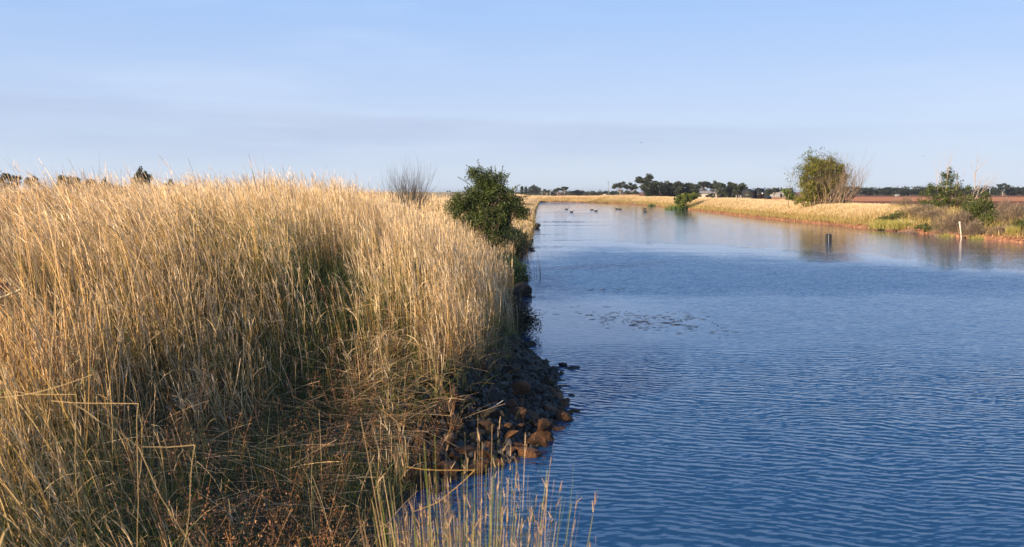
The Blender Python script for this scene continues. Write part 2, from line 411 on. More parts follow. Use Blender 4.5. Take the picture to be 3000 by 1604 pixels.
def stems(acc, x, y, hgt, wid, nseg, r, seed, lean=.22, green=0.0, heads=True, leafy=.6, headw=1.0, kink=.0, gold=0.35):
    n = len(x); z = height(x, y) - .02
    P0 = np.stack([x, y, z], 1)
    # wind from the right: stems lean to the left and arch over at the top
    az = math.pi + (r.random(n) - .5) * 1.6 + (fnoise(x, y, 2.6, 71) - .5) * 3.2
    lw = lean * (.15 + 1.9 * fnoise(x, y, 1.7, 3) ** 1.5) * (.5 + r.random(n))
    lw = lw * (.45 + .9 * sstep(-.10, -.40, x / np.maximum(y, 1)))
    scat = r.normal(0, .115, (n, 2))
    D = unit(np.stack([np.cos(az) * lw * .55 + scat[:, 0], np.sin(az) * lw * .3 + scat[:, 1], np.ones(n)], 1))
    Bd = np.stack([np.cos(az) * lw * hgt * .75, np.sin(az) * lw * hgt * .5, -lw * hgt * .22], 1)
    k = r.random(n) < kink
    ang = r.random(n) * 6.28
    Bd[k] = np.stack([np.cos(ang) * hgt * .55, np.sin(ang) * hgt * .35, -hgt * .45], 1)[k]
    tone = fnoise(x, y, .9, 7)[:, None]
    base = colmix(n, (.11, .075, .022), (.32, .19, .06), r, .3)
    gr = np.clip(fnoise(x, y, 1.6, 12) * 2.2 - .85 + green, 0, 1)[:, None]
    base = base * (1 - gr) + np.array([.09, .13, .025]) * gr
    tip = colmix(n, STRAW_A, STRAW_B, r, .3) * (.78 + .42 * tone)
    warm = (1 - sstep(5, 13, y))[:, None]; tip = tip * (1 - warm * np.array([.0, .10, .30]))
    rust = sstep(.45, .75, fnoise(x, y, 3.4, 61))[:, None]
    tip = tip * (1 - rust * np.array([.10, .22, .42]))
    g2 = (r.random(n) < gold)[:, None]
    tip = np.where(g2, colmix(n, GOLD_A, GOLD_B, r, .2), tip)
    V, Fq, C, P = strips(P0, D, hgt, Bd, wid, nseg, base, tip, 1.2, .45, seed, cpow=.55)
    acc.add(V, Fq, C)
    tipP = P[:, -1]; tipD = unit(P[:, -1] - P[:, -2])
    if heads:
        hp = r.random(n) < heads if isinstance(heads, float) else np.ones(n, bool)
        for j in range(3):
            q = hp & (r.random(n) < .85)
            m = q.sum()
            if not m: continue
            back = (r.random(m) * .16 * hgt[q])[:, None]
            st_ = tipP[q] - tipD[q] * back
            dd = unit(tipD[q] + r.normal(0, .15, (m, 3)))
            ln = .07 + .09 * r.random(m); 
            hc = colmix(m, (.62, .43, .24), (.94, .75, .52), r, .25) * (1 - warm[q] * np.array([.0, .10, .28]))
            V, Fq, C, _ = strips(st_, dd, ln * (1 + .4 * (headw - 1)), r.normal(0, .012, (m, 3)) + np.array([-.012, 0, -.012]), wid[q] * .72 * headw, 2, hc * .9, hc, 1.5, .2, seed + 11 + j)
            acc.add(V, Fq, C)
    if leafy:
        for j in range(2):
            q = r.random(n) < leafy; m = q.sum()
            if not m: continue
            li = r.integers(0, max(1, nseg - 1), m)
            st_ = P[q][np.arange(m), li + 0]
            a = r.random(m) * 6.28
            dd = unit(np.stack([np.cos(a) * .55, np.sin(a) * .55, .9 * np.ones(m)], 1))
            ln = .18 + .28 * r.random(m)
            lc = colmix(m, (.46, .30, .13), (.78, .58, .32), r, .2) * (1 - warm[q] * np.array([.0, .08, .25]))
            gl = (r.random(m) < gr[q][:, 0] * .8 + .05)[:, None]
            lc = np.where(gl, colmix(m, (.10, .15, .03), (.20, .22, .06), r, .2), lc)
            V, Fq, C, _ = strips(st_, dd, ln, np.stack([np.cos(a) * ln * .3 - .04, np.sin(a) * ln * .3, -ln * (.2 + .7 * r.random(m))], 1), wid[q] * 1.2, 3, lc * .8, lc, 2, .12, seed + 31 + j)
            acc.add(V, Fq, C)

def scatter(n, y0, y1, xl, p, r, xr_pad=.0):
    """x from xl(Y) up to the shoreline; density falls off with distance like Y**-p"""
    u = r.random(n)
    q = 1 - p
    y = (y0 ** q + u * (y1 ** q - y0 ** q)) ** (1 / q) if abs(q) > 1e-6 else y0 * (y1 / y0) ** u
    a = xl(y); x = a + r.random(n) * (12 - a)
    return x, y

def left_points(n, y0, y1, p, r, dmin=.1, over=4):
    lx = np.array([q[0] for q in LEFT]); ly = np.array([q[1] for q in LEFT])
    X = []; Yy = []; tot = 0
    while tot < n:
        m = n * over
        u = r.random(m); q = 1 - p
        y = (y0 ** q + u * (y1 ** q - y0 ** q)) ** (1 / q)
        a = -.58 * y - 1.6; b = np.interp(y, ly, lx) + .1
        b = np.where(y < 11.8, np.interp(y, [2.9, 5, 8.8, 11.8], [1.2, .6, -.8, -.4]), b)
        a = np.maximum(a, b - 26)
        full = .58 * y + 3
        keep = r.random(m) < (b - a) / np.maximum(full, (b - a))
        x = a + r.random(m) * (b - a)
        x = x[keep]; y = y[keep]
        d = sdist(x, y); k = d > dmin
        X.append(x[k]); Yy.append(y[k]); tot += k.sum()
    return np.concatenate(X)[:n], np.concatenate(Yy)[:n]

def rip_clear(x, y, d):                      # the riprap slope carries no grass
    lim = 1.0 * sstep(10.8, 12.2, y) * (1 - sstep(18.5, 21.8, y))
    return d > lim + (fnoise(x, y, .6, 5) - .5) * .5

def far_left_tall():
    acc = Acc()
    r = np.random.default_rng(11)
    # near, medium and far belts of tall straw
    for (n, y0, y1, p, wmin, wmax, nseg, heads, leafy, hw, seed) in (
            (12500, 2.9, 9.0, .6, .0034, .0075, 6, .5, .5, 1.0, 100),
            (46000, 9.0, 20.0, .6, .004, .010, 5, .6, .5, 1.0, 200),
            (50000, 20.0, 48.0, .9, .007, .014, 4, .8, .4, 1.1, 300),
            (30000, 48.0, 120.0, .99, .016, .03, 3, .8, .3, 1.2, 400)):
        x, y = left_points(n, y0, y1, p, r)
        d = sdist(x, y)
        sz = short_zone(x, y)
        gap = fnoise(x, y, 1.1, 21)
        clump = .6 * vnoise(x, y, .42, 41) + .4 * vnoise(x, y, .19, 43)
        if y0 > 25: clump = vnoise(x, y, .8, 41)
        keep = rip_clear(x, y, d) & (r.random(len(x)) > sz * 1.05) & (r.random(len(x)) < .22 + 1.5 * sstep(.3, .62, clump)) & (r.random(len(x)) < .15 + 1.7 * sstep(.30, .58, gap))
        keep &= ~((x / y > -.33 + .09 * r.random(len(x))) & (y < 9.9))
        x, y, d, sz = x[keep], y[keep], d[keep], sz[keep]
        n = len(x)
        if y0 < 2:
            q = x < -.62 * y - .7; x, y, d, sz, keep_ = x[q], y[q], d[q], sz[q], np.flatnonzero(keep)[q]; keep = keep_; n = len(x)
        hg = 1.14 * (.62 + .5 * fnoise(x, y, 3.0, 31)) * (.72 + .42 * r.random(n)) * (.78 + .30 * sstep(.2, 2.5, d))
        hg *= 1 - .55 * sz
        hg *= 1 - .06 * sstep(-.25, -.4, x / y)
        hg *= (.84 + .30 * clump[keep]) * (.74 + .50 * fnoise(x, y, 1.1, 77))
        hg *= np.where(y < 6.0, .80 - .20 * (x < -.60 * y), .80 + .20 * sstep(6, 10, y))
        hg *= 1 + .25 * sstep(12.5, 15, y) * (1 - sstep(30, 45, y)) * sstep(-4.5, -1.5, x)
        coarse = r.random(n) < .07
        tall = (r.random(n) < .02) & (y > 5) & (d > 2.5) & (x < -.22 * y)
        hg = np.where(tall, hg * 1.33, hg)
        wd = (wmin + (wmax - wmin) * r.random(n) ** 1.5) * np.where(coarse, 1.5, 1)
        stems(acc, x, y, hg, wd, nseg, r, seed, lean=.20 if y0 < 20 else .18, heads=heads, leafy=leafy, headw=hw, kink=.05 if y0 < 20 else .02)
    # wispy flowering stems standing above the mass
    n = 620
    y = 6 + r.random(n) * 6; x = -y * (.14 + .44 * r.random(n)); d = sdist(x, y); k = d > 2.4; x, y = x[k], y[k]; n = len(x)
    top = 3.3 + (.0 + .46 * r.random(n) ** 1.3) * (.6 + .4 * sstep(-.15, -.4, x / y))
    hg = np.clip((top - height(x, y)) * 1.28, .9, 2.5)
    stems(acc, x, y, hg, np.full(n, .0075) * (1 + y * .02), 8, r, 470, lean=.50, heads=True, leafy=.2, headw=1.0, gold=.1)
    return acc
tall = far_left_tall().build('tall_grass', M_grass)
tag(tall, 'tall dry straw-coloured grass covering the whole left bank', kind='stuff')
tall['category'] = 'grass'

# far stretch of the left bank, 120 m to the end of the canal, and the far bank
def right_bank_grass():
    acc = Acc(); r = np.random.default_rng(23)
    rp = np.array(FARR); rx = rp[:, 0]; ry = rp[:, 1]
    o = np.argsort(ry)
    def belt(n, y0, y1, p, wmin, wmax, dlo, dhi, hmul, seed, green):
        u = r.random(n); q = 1 - p
        y = (y0 ** q + u * (y1 ** q - y0 ** q)) ** (1 / q)
        b = np.interp(y, ry[o], rx[o])
        x = b + dlo + r.random(n) * (dhi - dlo)
        d = sdist(x, y); k = (d > dlo * .9)
        x, y, d = x[k], y[k], d[k]
        # tall pale grass thins out towards the near right corner
        thin = sstep(86, 102, y + (fnoise(x, y, 6, 2) - .5) * 14)
        k = r.random(len(x)) < np.maximum(thin, .10)
        x, y, d, thin = x[k], y[k], d[k], thin[k]
        n = len(x)
        hg = (.45 + .85 * sstep(.2, 3.2, d)) * (.75 + .4 * r.random(n)) * (.75 + .5 * fnoise(x, y, 5, 3)) * (.5 + .5 * thin) * hmul * .38 * (.75 + .5 * fnoise(x, y, 2.0, 13))
        wd = wmin + (wmax - wmin) * r.random(n)
        stems(acc, x, y, hg, wd, 3, r, seed, lean=.2, heads=.7, leafy=.35, headw=1.0, green=.1, gold=.22)
        # green-gold skirt at the foot of the slope
    belt(46000, 84, 150, .8, .018, .036, 1.7, 9.0, 1.0, 500, 0)
    belt(34000, 150, 300, .7, .03, .06, 1.7, 11.0, 1.05, 540, 0)
    # far bank closing the canal
    n = 26000
    x = -6 + r.random(n) * 44; y = 296 + r.random(n) ** 1.5 * 34
    d = sdist(x, y); k = d > .3
    x, y, d = x[k], y[k], d[k]; n = len(x)
    hg = (.3 + .6 * sstep(.2, 4, d)) * (.8 + .4 * r.random(n)) * (.8 + .4 * fnoise(x, y, 5, 3))
    stems(acc, x, y, hg, .06 + .05 * r.random(n), 2, r, 560, lean=.15, heads=.8, leafy=.3, headw=1.0, gold=.3)
    # left bank beyond 120 m
    n = 26000
    y = 110 + r.random(n) * 200; b = np.interp(y, [q[1] for q in LEFT], [q[0] for q in LEFT])
    x = b - r.random(n) * 9; d = sdist(x, y); k = d > .15
    x, y, d = x[k], y[k], d[k]; n = len(x)
    hg = (.55 + .55 * sstep(.2, 3, d)) * (.8 + .4 * r.random(n))
    stems(acc, x, y, hg, .04 + .04 * r.random(n), 3, r, 580, lean=.15, heads=.8, leafy=.3, headw=1.0, gold=.5)
    return acc
rb = right_bank_grass().build('tall_grass', M_grass)
tag(rb, 'pale dry grass running along the far and right canal banks', kind='stuff'); rb['category'] = 'grass'

def undergrowth():
    acc = Acc(); r = np.random.default_rng(41)
    def blades(x, y, hg, wid, nseg, ca, cb, seed, spread=.5):
        n = len(x); z = height(x, y) - .02
        a = r.random(n) * 6.28; s = spread * r.random(n)
        D = unit(np.stack([np.cos(a) * s, np.sin(a) * s, np.ones(n)], 1))
        Bd = np.stack([np.cos(a) * hg * s * .9, np.sin(a) * hg * s * .9, -hg * s * .5], 1)
        c = colmix(n, ca, cb, r, .25)
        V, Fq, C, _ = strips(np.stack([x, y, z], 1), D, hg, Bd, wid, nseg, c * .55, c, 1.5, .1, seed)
        acc.add(V, Fq, C)
    # green and dead blades under and between the stems of the left bank
    for n, y0, y1, p, w_ in ((26000, 3, 12, .5, .005), (52000, 12, 26, .7, .007), (22000, 26, 70, .99, .018)):
        x, y = left_points(n, y0, y1, p, r, .05)
        d = sdist(x, y)
        rip = ~rip_clear(x, y, d + .2)
        k = ~rip | (r.random(len(x)) < .015)
        k &= ~((x / y > -.31 + .06 * r.random(len(x))) & (y < 9.6) & (r.random(len(x)) < .92))
        x, y, d = x[k], y[k], d[k]; n = len(x)
        g = r.random(n) < .30 + .55 * sstep(.42, .68, fnoise(x, y, 1.6, 12)) + .35 * short_zone(x, y)
        hg = (.16 + .34 * r.random(n)) * (.7 + .7 * fnoise(x, y, 1.2, 8))
        blades(x[g], y[g], hg[g], np.full(g.sum(), w_), 3, (.055, .10, .018), (.19, .22, .05), 600)
        g = ~g
        blades(x[g], y[g], hg[g], np.full(g.sum(), w_), 3, (.28, .17, .06), (.52, .37, .17), 601, .9)
    # right bank skirt: green-gold low blades
    rp = np.array(FARR); o = np.argsort(rp[:, 1])
    for n, y0, y1, w_, top in ((42000, 60, 150, .035, 8.0), (20000, 150, 300, .06, 6.0)):
        y = y0 * (y1 / y0) ** r.random(n); b = np.interp(y, rp[o, 1], rp[o, 0])
        x = b + .2 + r.random(n) ** 1.5 * top; d = sdist(x, y)
        k = (d > np.where(y > 88, -.05, .2) + .4 * fnoise(x, y, 2.5, 4)) & (r.random(n) < .25 + .75 * sstep(74, 95, y + 20 * (fnoise(x, y, 3, 9) - .5)))
        x, y, d = x[k], y[k], d[k]; n = len(x)
        hg = (.28 + .42 * r.random(n)) * (.6 + .8 * fnoise(x, y, 3, 8)) * (.7 + .5 * sstep(.3, 1.5, d))
        f = fnoise(x, y, 3, 17)[:, None]
        g = (r.random(n) < .30 + .5 * f[:, 0])
        blades(x[g], y[g], hg[g], np.full(g.sum(), w_), 2, (.22, .18, .05), (.42, .31, .10), 620, .4)
        g = ~g
        blades(x[g], y[g], hg[g], np.full(g.sum(), w_), 2, (.42, .27, .08), (.60, .43, .18), 621, .4)
    n = 9000
    x = 4 + r.random(n) * 28; y = 290 + r.random(n) * 24; d = sdist(x, y); k = (d > .3) & (d < 6)
    blades(x[k], y[k], .5 + .5 * r.random(k.sum()), np.full(k.sum(), .09), 2, (.36, .24, .07), (.50, .38, .14), 623, .4)
    n = 9000
    y = 50 + r.random(n) * 255; b = np.interp(y, [q[1] for q in LEFT], [q[0] for q in LEFT]); x = b - r.random(n) * 1.8; d = sdist(x, y); k = d > .05
    blades(x[k], y[k], .35 + .5 * r.random(k.sum()), np.full(k.sum(), .04), 2, (.22, .18, .05), (.50, .34, .12), 624, .5)
    return acc
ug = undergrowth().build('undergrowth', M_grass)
tag(ug, 'short green and dead grass blades under the tall straw', kind='stuff'); ug['category'] = 'grass'

# rusty seeding weeds (dock) among the short growth
def rusty_weeds():
    acc = Acc(); r = np.random.default_rng(51)
    cents = []
    for cx, cy, sx_, sy_, n in ((-1.45, 5.4, .30, .5, 24), (-2.1, 10.4, .75, 2.0, 60), (-1.0, 11.9, .35, .4, 10), (-1.9, 7.6, .5, .9, 30), (-1.6, 13.3, .4, .4, 10)):
        for _ in range(n): cents.append((cx + r.normal() * sx_, cy + r.normal() * sy_))
    cents = np.array(cents); d = sdist(cents[:, 0], cents[:, 1]); cents = cents[d > .05]
    for i, (cx, cy) in enumerate(cents):
        m = r.integers(3, 7); z = float(height(cx, cy))
        a = r.random(m) * 6.28; s = .1 + .35 * r.random(m); hg = .40 + .38 * r.random(m) * (1 if cy > 7 else 1.45)
        D = unit(np.stack([np.cos(a) * s, np.sin(a) * s, np.ones(m)], 1))
        c = colmix(m, (.20, .10, .04), (.34, .17, .07), r, .2)
        V, Fq, C, P = strips(np.tile([cx, cy, z], (m, 1)), D, hg, np.stack([np.cos(a), np.sin(a), 0 * a], 1) * .08, np.full(m, .006), 5, c * .6, c, 1, .5, i)
        acc.add(V, Fq, C)
        # seed clusters along the upper halves
        k = 30
        for Pm in P:
            t = .45 + .55 * r.random(k); q = t * 5; i0 = np.minimum(q.astype(int), 4); f = (q - i0)[:, None]
            pt = Pm[i0] * (1 - f) + Pm[i0 + 1] * f + r.normal(0, .022, (k, 3))
            dd = unit(r.normal(0, 1, (k, 3)))
            cc = colmix(k, (.20, .085, .035), (.42, .20, .09), r, .25)
            V, Fq, C, _ = strips(pt, dd, .010 + .012 * r.random(k), np.zeros((k, 3)), np.full(k, .008), 1, cc, cc, 1, .5, i)
            acc.add(V, Fq, C)
    return acc
rw = rusty_weeds().build('weeds', M_grass)
tag(rw, 'rust brown seeding dock weeds among the short green growth', kind='stuff'); rw['category'] = 'weeds'

# ------------------------------------------------------------------ branching wood
def tubes(segs, sides=5):
    """segs: list of (p0, p1, r0, r1) -> V, F"""
    A = np.array([s[0] for s in segs]); B = np.array([s[1] for s in segs]); r0 = np.array([s[2] for s in segs]); r1 = np.array([s[3] for s in segs])
    D = unit(B - A); ref = np.where(np.abs(D[:, 2:3]) > .9, np.array([[1., 0, 0]]), np.array([[0, 0, 1.]]))
    U = unit(np.cross(D, ref)); W = np.cross(D, U)
    t = np.arange(sides) / sides * 2 * math.pi
    ring = U[:, None, :] * np.cos(t)[None, :, None] + W[:, None, :] * np.sin(t)[None, :, None]
    VA = A[:, None] + ring * r0[:, None, None]; VB = B[:, None] + ring * r1[:, None, None]
    V = np.concatenate([VA, VB], 1).reshape(-1, 3)
    base = (np.arange(len(segs)) * sides * 2)[:, None]; i = np.arange(sides)[None, :]; j = (i + 1) % sides
    return V, np.stack([base + i, base + j, base + sides + j, base + sides + i], -1).reshape(-1, 4)

def branch(segs, tips, p, d, ln, rad, depth, r, spread=.6, n_sub=3, curl=.18, up=.1, shrink=.68, nst=4):
    p = np.array(p, float); d = unit(np.array(d, float)); step = ln / nst
    for i in range(nst):
        d2 = unit(d + r.normal(0, curl, 3) + np.array([0, 0, up]))
        q = p + d2 * step; ra = rad * (1 - .55 * i / nst); rb_ = rad * (1 - .55 * (i + 1) / nst)
        segs.append((p, q, ra, rb_)); p, d = q, d2
        if depth > 0 and i >= 1:
            for _ in range(1 if i < nst - 1 else n_sub):
                if r.random() < .75 or i == nst - 1:
                    dd = unit(d + r.normal(0, spread, 3))
                    branch(segs, tips, p, dd, ln * shrink * (.7 + .5 * r.random()), rb_ * .62, depth - 1, r, spread, n_sub, curl, up, shrink, nst)
    tips.append((p, d, depth))

def leaf_cards(cent, n_per, rad, size, ca, cb, r, aspect=.45, droop=0.0):
    """leaf quads scattered round centres; cent (m,3), rad (m,3) or scalar"""
    m = len(cent); c = np.repeat(cent, n_per, 0); rd = np.repeat(np.broadcast_to(np.asarray(rad, float), (m, 3)) if np.ndim(rad) else np.full((m, 3), rad), n_per, 0)
    n = len(c)
    v = unit(r.normal(0, 1, (n, 3))) * (r.random(n) ** .45)[:, None]
    pos = c + v * rd
    D = unit(r.normal(0, 1, (n, 3)) + np.array([0, 0, -droop])); S = unit(np.cross(D, r.normal(0, 1, (n, 3))))
    s = size * (.6 + .8 * r.random(n))[:, None]
    a = pos - D * s * .5; b = pos + D * s * .5; sw = S * s * aspect * .5; mid = pos
    V = np.stack([a, mid + sw, b, mid - sw], 1).reshape(-1, 3)
    Fq = np.arange(n * 4).reshape(-1, 4)
    tone = np.repeat(r.random(m), n_per)[:, None]
    col = (np.array(ca) * (1 - tone) + np.array(cb) * tone) * (.75 + .5 * r.random(n)[:, None])
    return V, Fq, np.repeat(col, 4, 0)

# ------------------------------------------------------------------ distant trees
TREE_N = 0
def make_tree(kind, seed):
    """returns (trunk mesh object, crown mesh object) about 10 m tall, unit scale"""
    r = np.random.default_rng(seed); segs = []; cl = []; rads = []
    if kind == 'gum':            # umbrella-crowned eucalypt, clumps on bare pale limbs
        th = 2.2 + r.random() * 1.4
        segs.append(((0, 0, -.5), (.1, 0, th), .32, .25))
        nl = 6 + r.integers(0, 3)
        for i in range(nl):
            a = i / nl * 6.28 + r.random(); rr_ = 1.0 + 2.6 * math.sqrt(r.random()); zt = 9.4 - (rr_ / 3.6) ** 2 * 3.2 - r.random() * 1.0
            end = np.array([math.cos(a) * rr_, math.sin(a) * rr_, zt]); mid = np.array([math.cos(a) * rr_ * .35, math.sin(a) * rr_ * .35, th + (zt - th) * .45])
            segs.append(((.1, 0, th - .2), tuple(mid), .17, .12)); segs.append((tuple(mid), tuple(end - [0, 0, .5]), .12, .05))
            for k in range(5):
                c = end + r.normal(0, .55, 3) * [1, 1, .45]; cl.append(c); rads.append((1.15 + .3 * r.random(), 1.15, .8))
            if r.random() < .7:
                c = mid + r.normal(0, .7, 3) + [0, 0, .6]; cl.append(c); rads.append((.7, .7, .5)); segs.append((tuple(mid), tuple(c), .06, .03))
        col = ((.026, .036, .022), (.055, .066, .040)); npl = 70; sz = .55
    elif kind == 'dense':        # broad crown to the ground
        segs.append(((0, 0, -.5), (0, 0, 5), .3, .15))
        for i in range(6):
            a = i * 1.05; segs.append(((0, 0, 1.5 + i * .3), (math.cos(a) * 2, math.sin(a) * 2, 4.5 + i * .4), .12, .05))
        for i in range(64):
            z = r.random() ** .8; prof = math.sin(min(1, z * 1.0 + .12) * math.pi * .86) ** .6
            a = r.random() * 6.28; q = prof * 3.1 * math.sqrt(r.random())
            cl.append((math.cos(a) * q, math.sin(a) * q, .6 + z * 8.6 + r.normal() * .3)); rads.append((.95, .95, .9))
        col = ((.024, .036, .020), (.060, .070, .038)); npl = 64; sz = .62
    elif kind == 'round':
        th = 2.0; segs.append(((0, 0, -.5), (0, 0, 4.5), .3, .15))
        for i in range(7):
            a = i * .9; segs.append(((0, 0, 1.8 + i * .2), (math.cos(a) * 2.2, math.sin(a) * 2.2, 5 + (i % 3)), .13, .04))
        for i in range(52):
            v = unit(r.normal(0, 1, 3)) * r.random() ** .35
            cl.append((v[0] * 3.1, v[1] * 3.1, 5.4 + v[2] * 3.6)); rads.append((.9, .9, .75))
        col = ((.026, .038, .022), (.060, .070, .038)); npl = 64; sz = .6
    elif kind == 'poplar':
        segs.append(((0, 0, -.5), (0, 0, 8), .16, .05))
        for i in range(34):
            z = i / 34; cl.append((r.normal() * .25, r.normal() * .25, .9 + z * 8.5)); rads.append((.75 * math.sin((z * .8 + .15) * math.pi) + .2,) * 2 + (.8,))
        col = ((.030, .042, .026), (.055, .066, .040)); npl = 60; sz = .5
    else:                        # low scrub
        for i in range(5):
            a = i * 1.25; segs.append(((0, 0, -.4), (math.cos(a) * 2, math.sin(a) * 2, 5), .12, .04))
        for i in range(46):
            v = unit(r.normal(0, 1, 3)) * r.random() ** .35
            cl.append((v[0] * 4.2, v[1] * 4.2, 3.6 + v[2] * 4.2 + 1.4)); rads.append((1.2, 1.2, 1.0))
        col = ((.030, .042, .022), (.070, .078, .036)); npl = 64; sz = .7
    V, Fq = tubes([(np.array(a), np.array(b), c, d) for a, b, c, d in segs], 6)
    bark = np.array([.34, .30, .25]) if kind == 'gum' else np.array([.12, .10, .08])
    trunk = np_mesh('trunk', V, Fq, M_wood, np.tile(bark, (len(V), 1)))
    V, Fq, C = leaf_cards(np.array(cl), npl, np.array(rads), sz, *col, r, .6)
    crown = np_mesh('crown', V, Fq, M_leaf, C)
    return trunk, crown
PROTO = {}
def tree(kind, var, px, py_top, py_base_hint, width_px, Y, label, cat='tree', name=None, group='trees on the plain beyond the canal', rz=None):
    """places a tree so that it spans the given pixels of the photo at distance Y"""
    global TREE_N
    key = (kind, var)
    top = H - (py_top - HY) / F * Y
    X = (px - CX) / F * Y
    gz = float(height(X, Y))
    hgt = top - gz; wid = width_px * 1.12 / F * Y
    base_w = {'gum': 8.0, 'dense': 6.3, 'round': 7.6, 'poplar': 2.3, 'scrub': 10.0}[kind]
    base_h = {'gum': 10.0, 'dense': 10.1, 'round': 9.7, 'poplar': 10.0, 'scrub': 10.0}[kind]
    root = empty(name or {'gum': 'gum_tree', 'dense': 'dense_tree', 'round': 'round_tree', 'poplar': 'poplar_tree', 'scrub': 'scrub_bush'}[kind], (X, Y, gz), (random.random() * 6.28) if rz is None else rz)
    root.scale = (wid / base_w, wid / base_w, hgt / base_h)
    if key not in PROTO:
        PROTO[key] = make_tree(kind, 900 + var * 17 + len(kind)); parts = PROTO[key]
    else:
        parts = [p.copy() for p in PROTO[key]]
        for p in parts: sc.collection.objects.link(p)
    for p in parts: p.parent = root
    tag(root, label, cat, group); TREE_N += 1
    return root
TREES = [
 # kind var px top base width Y label
 ('poplar', 0, 1529, 545, 572, 11, 520, 'thin columnar tree just right of the big green bush, leftmost of a pair'),
 ('poplar', 1, 1540, 546, 572, 10, 520, 'thin columnar tree standing second in the pair beside the round tree'),
 ('round', 0, 1566, 541, 572, 36, 520, 'round dark tree between the columnar pair and a lower flat tree'),
 ('gum', 0, 1601, 552, 572, 26, 500, 'low flat topped gum right of the round dark tree'),
 ('scrub', 0, 1620, 564, 572, 16, 500, 'tiny dark scrub left of the twin topped gums'),
 ('gum', 1, 1634, 549, 572, 22, 480, 'stout dark gum, left half of the twin group across the water'),
 ('gum', 2, 1654, 543, 572, 24, 485, 'leaning flat crowned gum, taller right half of the twin group'),
 ('round', 1, 1692, 556, 574, 44, 450, 'wide low dark green tree left of the thin mast'),
 ('scrub', 1, 1719, 561, 572, 12, 560, 'small dark tree just right of the wide low green tree'),
 ('scrub', 0, 1738, 560, 572, 18, 580, 'small dome shaped tree on the horizon between low trees'),
 ('scrub', 1, 1753, 563, 572, 18, 580, 'low dark tree on the horizon left of the mast'),
 ('round', 0, 1773, 559, 572, 18, 540, 'small round tree touching the left side of the mast'),
 ('round', 1, 1796, 559, 572, 20, 560, 'small tree just right of the mast on the horizon'),
 ('gum', 3, 1817, 524, 575, 34, 340, 'open gum with separate leaf clumps, left end of the big tree group'),
 ('gum', 0, 1850, 530, 575, 34, 350, 'domed gum between the open clumped gum and the tallest one'),
 ('gum', 4, 1893, 507, 575, 62, 345, 'tallest umbrella shaped gum of the whole horizon'),
 ('scrub', 0, 1838, 556, 577, 24, 330, 'yellow green scrub below the domed gum'),
 ('scrub', 1, 1860, 557, 577, 26, 325, 'brownish scrub at the foot of the tallest gum'),
 ('dense', 0, 1898, 535, 577, 42, 322, 'dense dark tree standing in front of the tallest gum'),
 ('dense', 1, 1930, 532, 577, 42, 325, 'dense dark tree, first right of the tallest gum'),
 ('dense', 2, 1958, 531, 577, 40, 330, 'dense dark tree, second right of the tallest gum'),
 ('dense', 0, 1984, 533, 577, 40, 328, 'dense dark tree in the middle of the unbroken tree wall'),
 ('dense', 1, 2008, 536, 577, 34, 332, 'dense dark tree near the right end of the unbroken tree wall'),
 ('dense', 2, 2028, 543, 577, 30, 330, 'lower dense tree closing the right end of the tree wall'),
 ('gum', 1, 2032, 534, 575, 28, 370, 'small umbrella gum at the left of the pale limbed row'),
 ('gum', 2, 2058, 525, 575, 46, 370, 'broad umbrella gum, highest in the pale limbed row'),
 ('gum', 3, 2086, 528, 575, 26, 372, 'narrow gum in the pale limbed row above the grey roof'),
 ('gum', 4, 2100, 527, 575, 30, 368, 'right hand gum of the pale limbed row above the grey roof'),
 ('scrub', 0, 2046, 563, 577, 18, 300, 'dark round bush at the left end of the grey roof'),
 ('scrub', 1, 2086, 565, 577, 24, 300, 'bright green bush in front of the grey roof', ),
 ('dense', 1, 2118, 537, 577, 32, 320, 'dense dark tree immediately right of the grey roof'),
 ('dense', 0, 2142, 535, 577, 30, 322, 'dense dark tree between the roof side tree and the large gum'),
 ('round', 2, 2166, 530, 577, 42, 318, 'large spreading tree behind the black conical roofed tank'),
 ('dense', 2, 2184, 545, 577, 22, 322, 'lower dark tree half hidden by the black conical roofed tank'),
 ('round', 0, 2252, 552, 577, 24, 400, 'dark tree just right of the taller black tank'),
 ('gum', 0, 2268, 548, 577, 26, 400, 'flat crowned tree between the taller tank and the white shed'),
 ('poplar', 0, 2280, 549, 572, 8, 520, 'narrow dark tree above the left end of the white shed'),
 ('poplar', 1, 2290, 549, 572, 8, 520, 'narrow dark tree above the right end of the white shed'),
 # left horizon, seen over the grass
 ('gum', 1, 28, 503, 560, 62, 230, 'dark spreading tree top at the far left edge above the grass'),
 ('gum', 2, 92, 506, 560, 36, 240, 'small dark tree top second from the left edge above the grass'),
 ('dense', 1, 192, 514, 560, 48, 230, 'dark tree top, left part of the broad clump above the grass'),
 ('gum', 3, 245, 507, 560, 62, 232, 'broad flat dark tree top above the grass, right part of its clump'),
 ('scrub', 0, 308, 516, 560, 26, 260, 'small dark tree top right of the broad flat clump'),
 ('gum', 4, 412, 484, 560, 36, 200, 'slender tree with a flat tuft on top rising above the left grass'),
 ('dense', 2, 420, 506, 560, 56, 205, 'dense dark crown below the slender tufted tree'),
 ('scrub', 1, 500, 524, 560, 50, 240, 'low dark scrub showing through grass right of the tufted tree'),
]
for t_ in TREES:
    nm = t_[7]; tree(t_[0], t_[1], t_[2], t_[3], t_[4], t_[5], t_[6], nm)
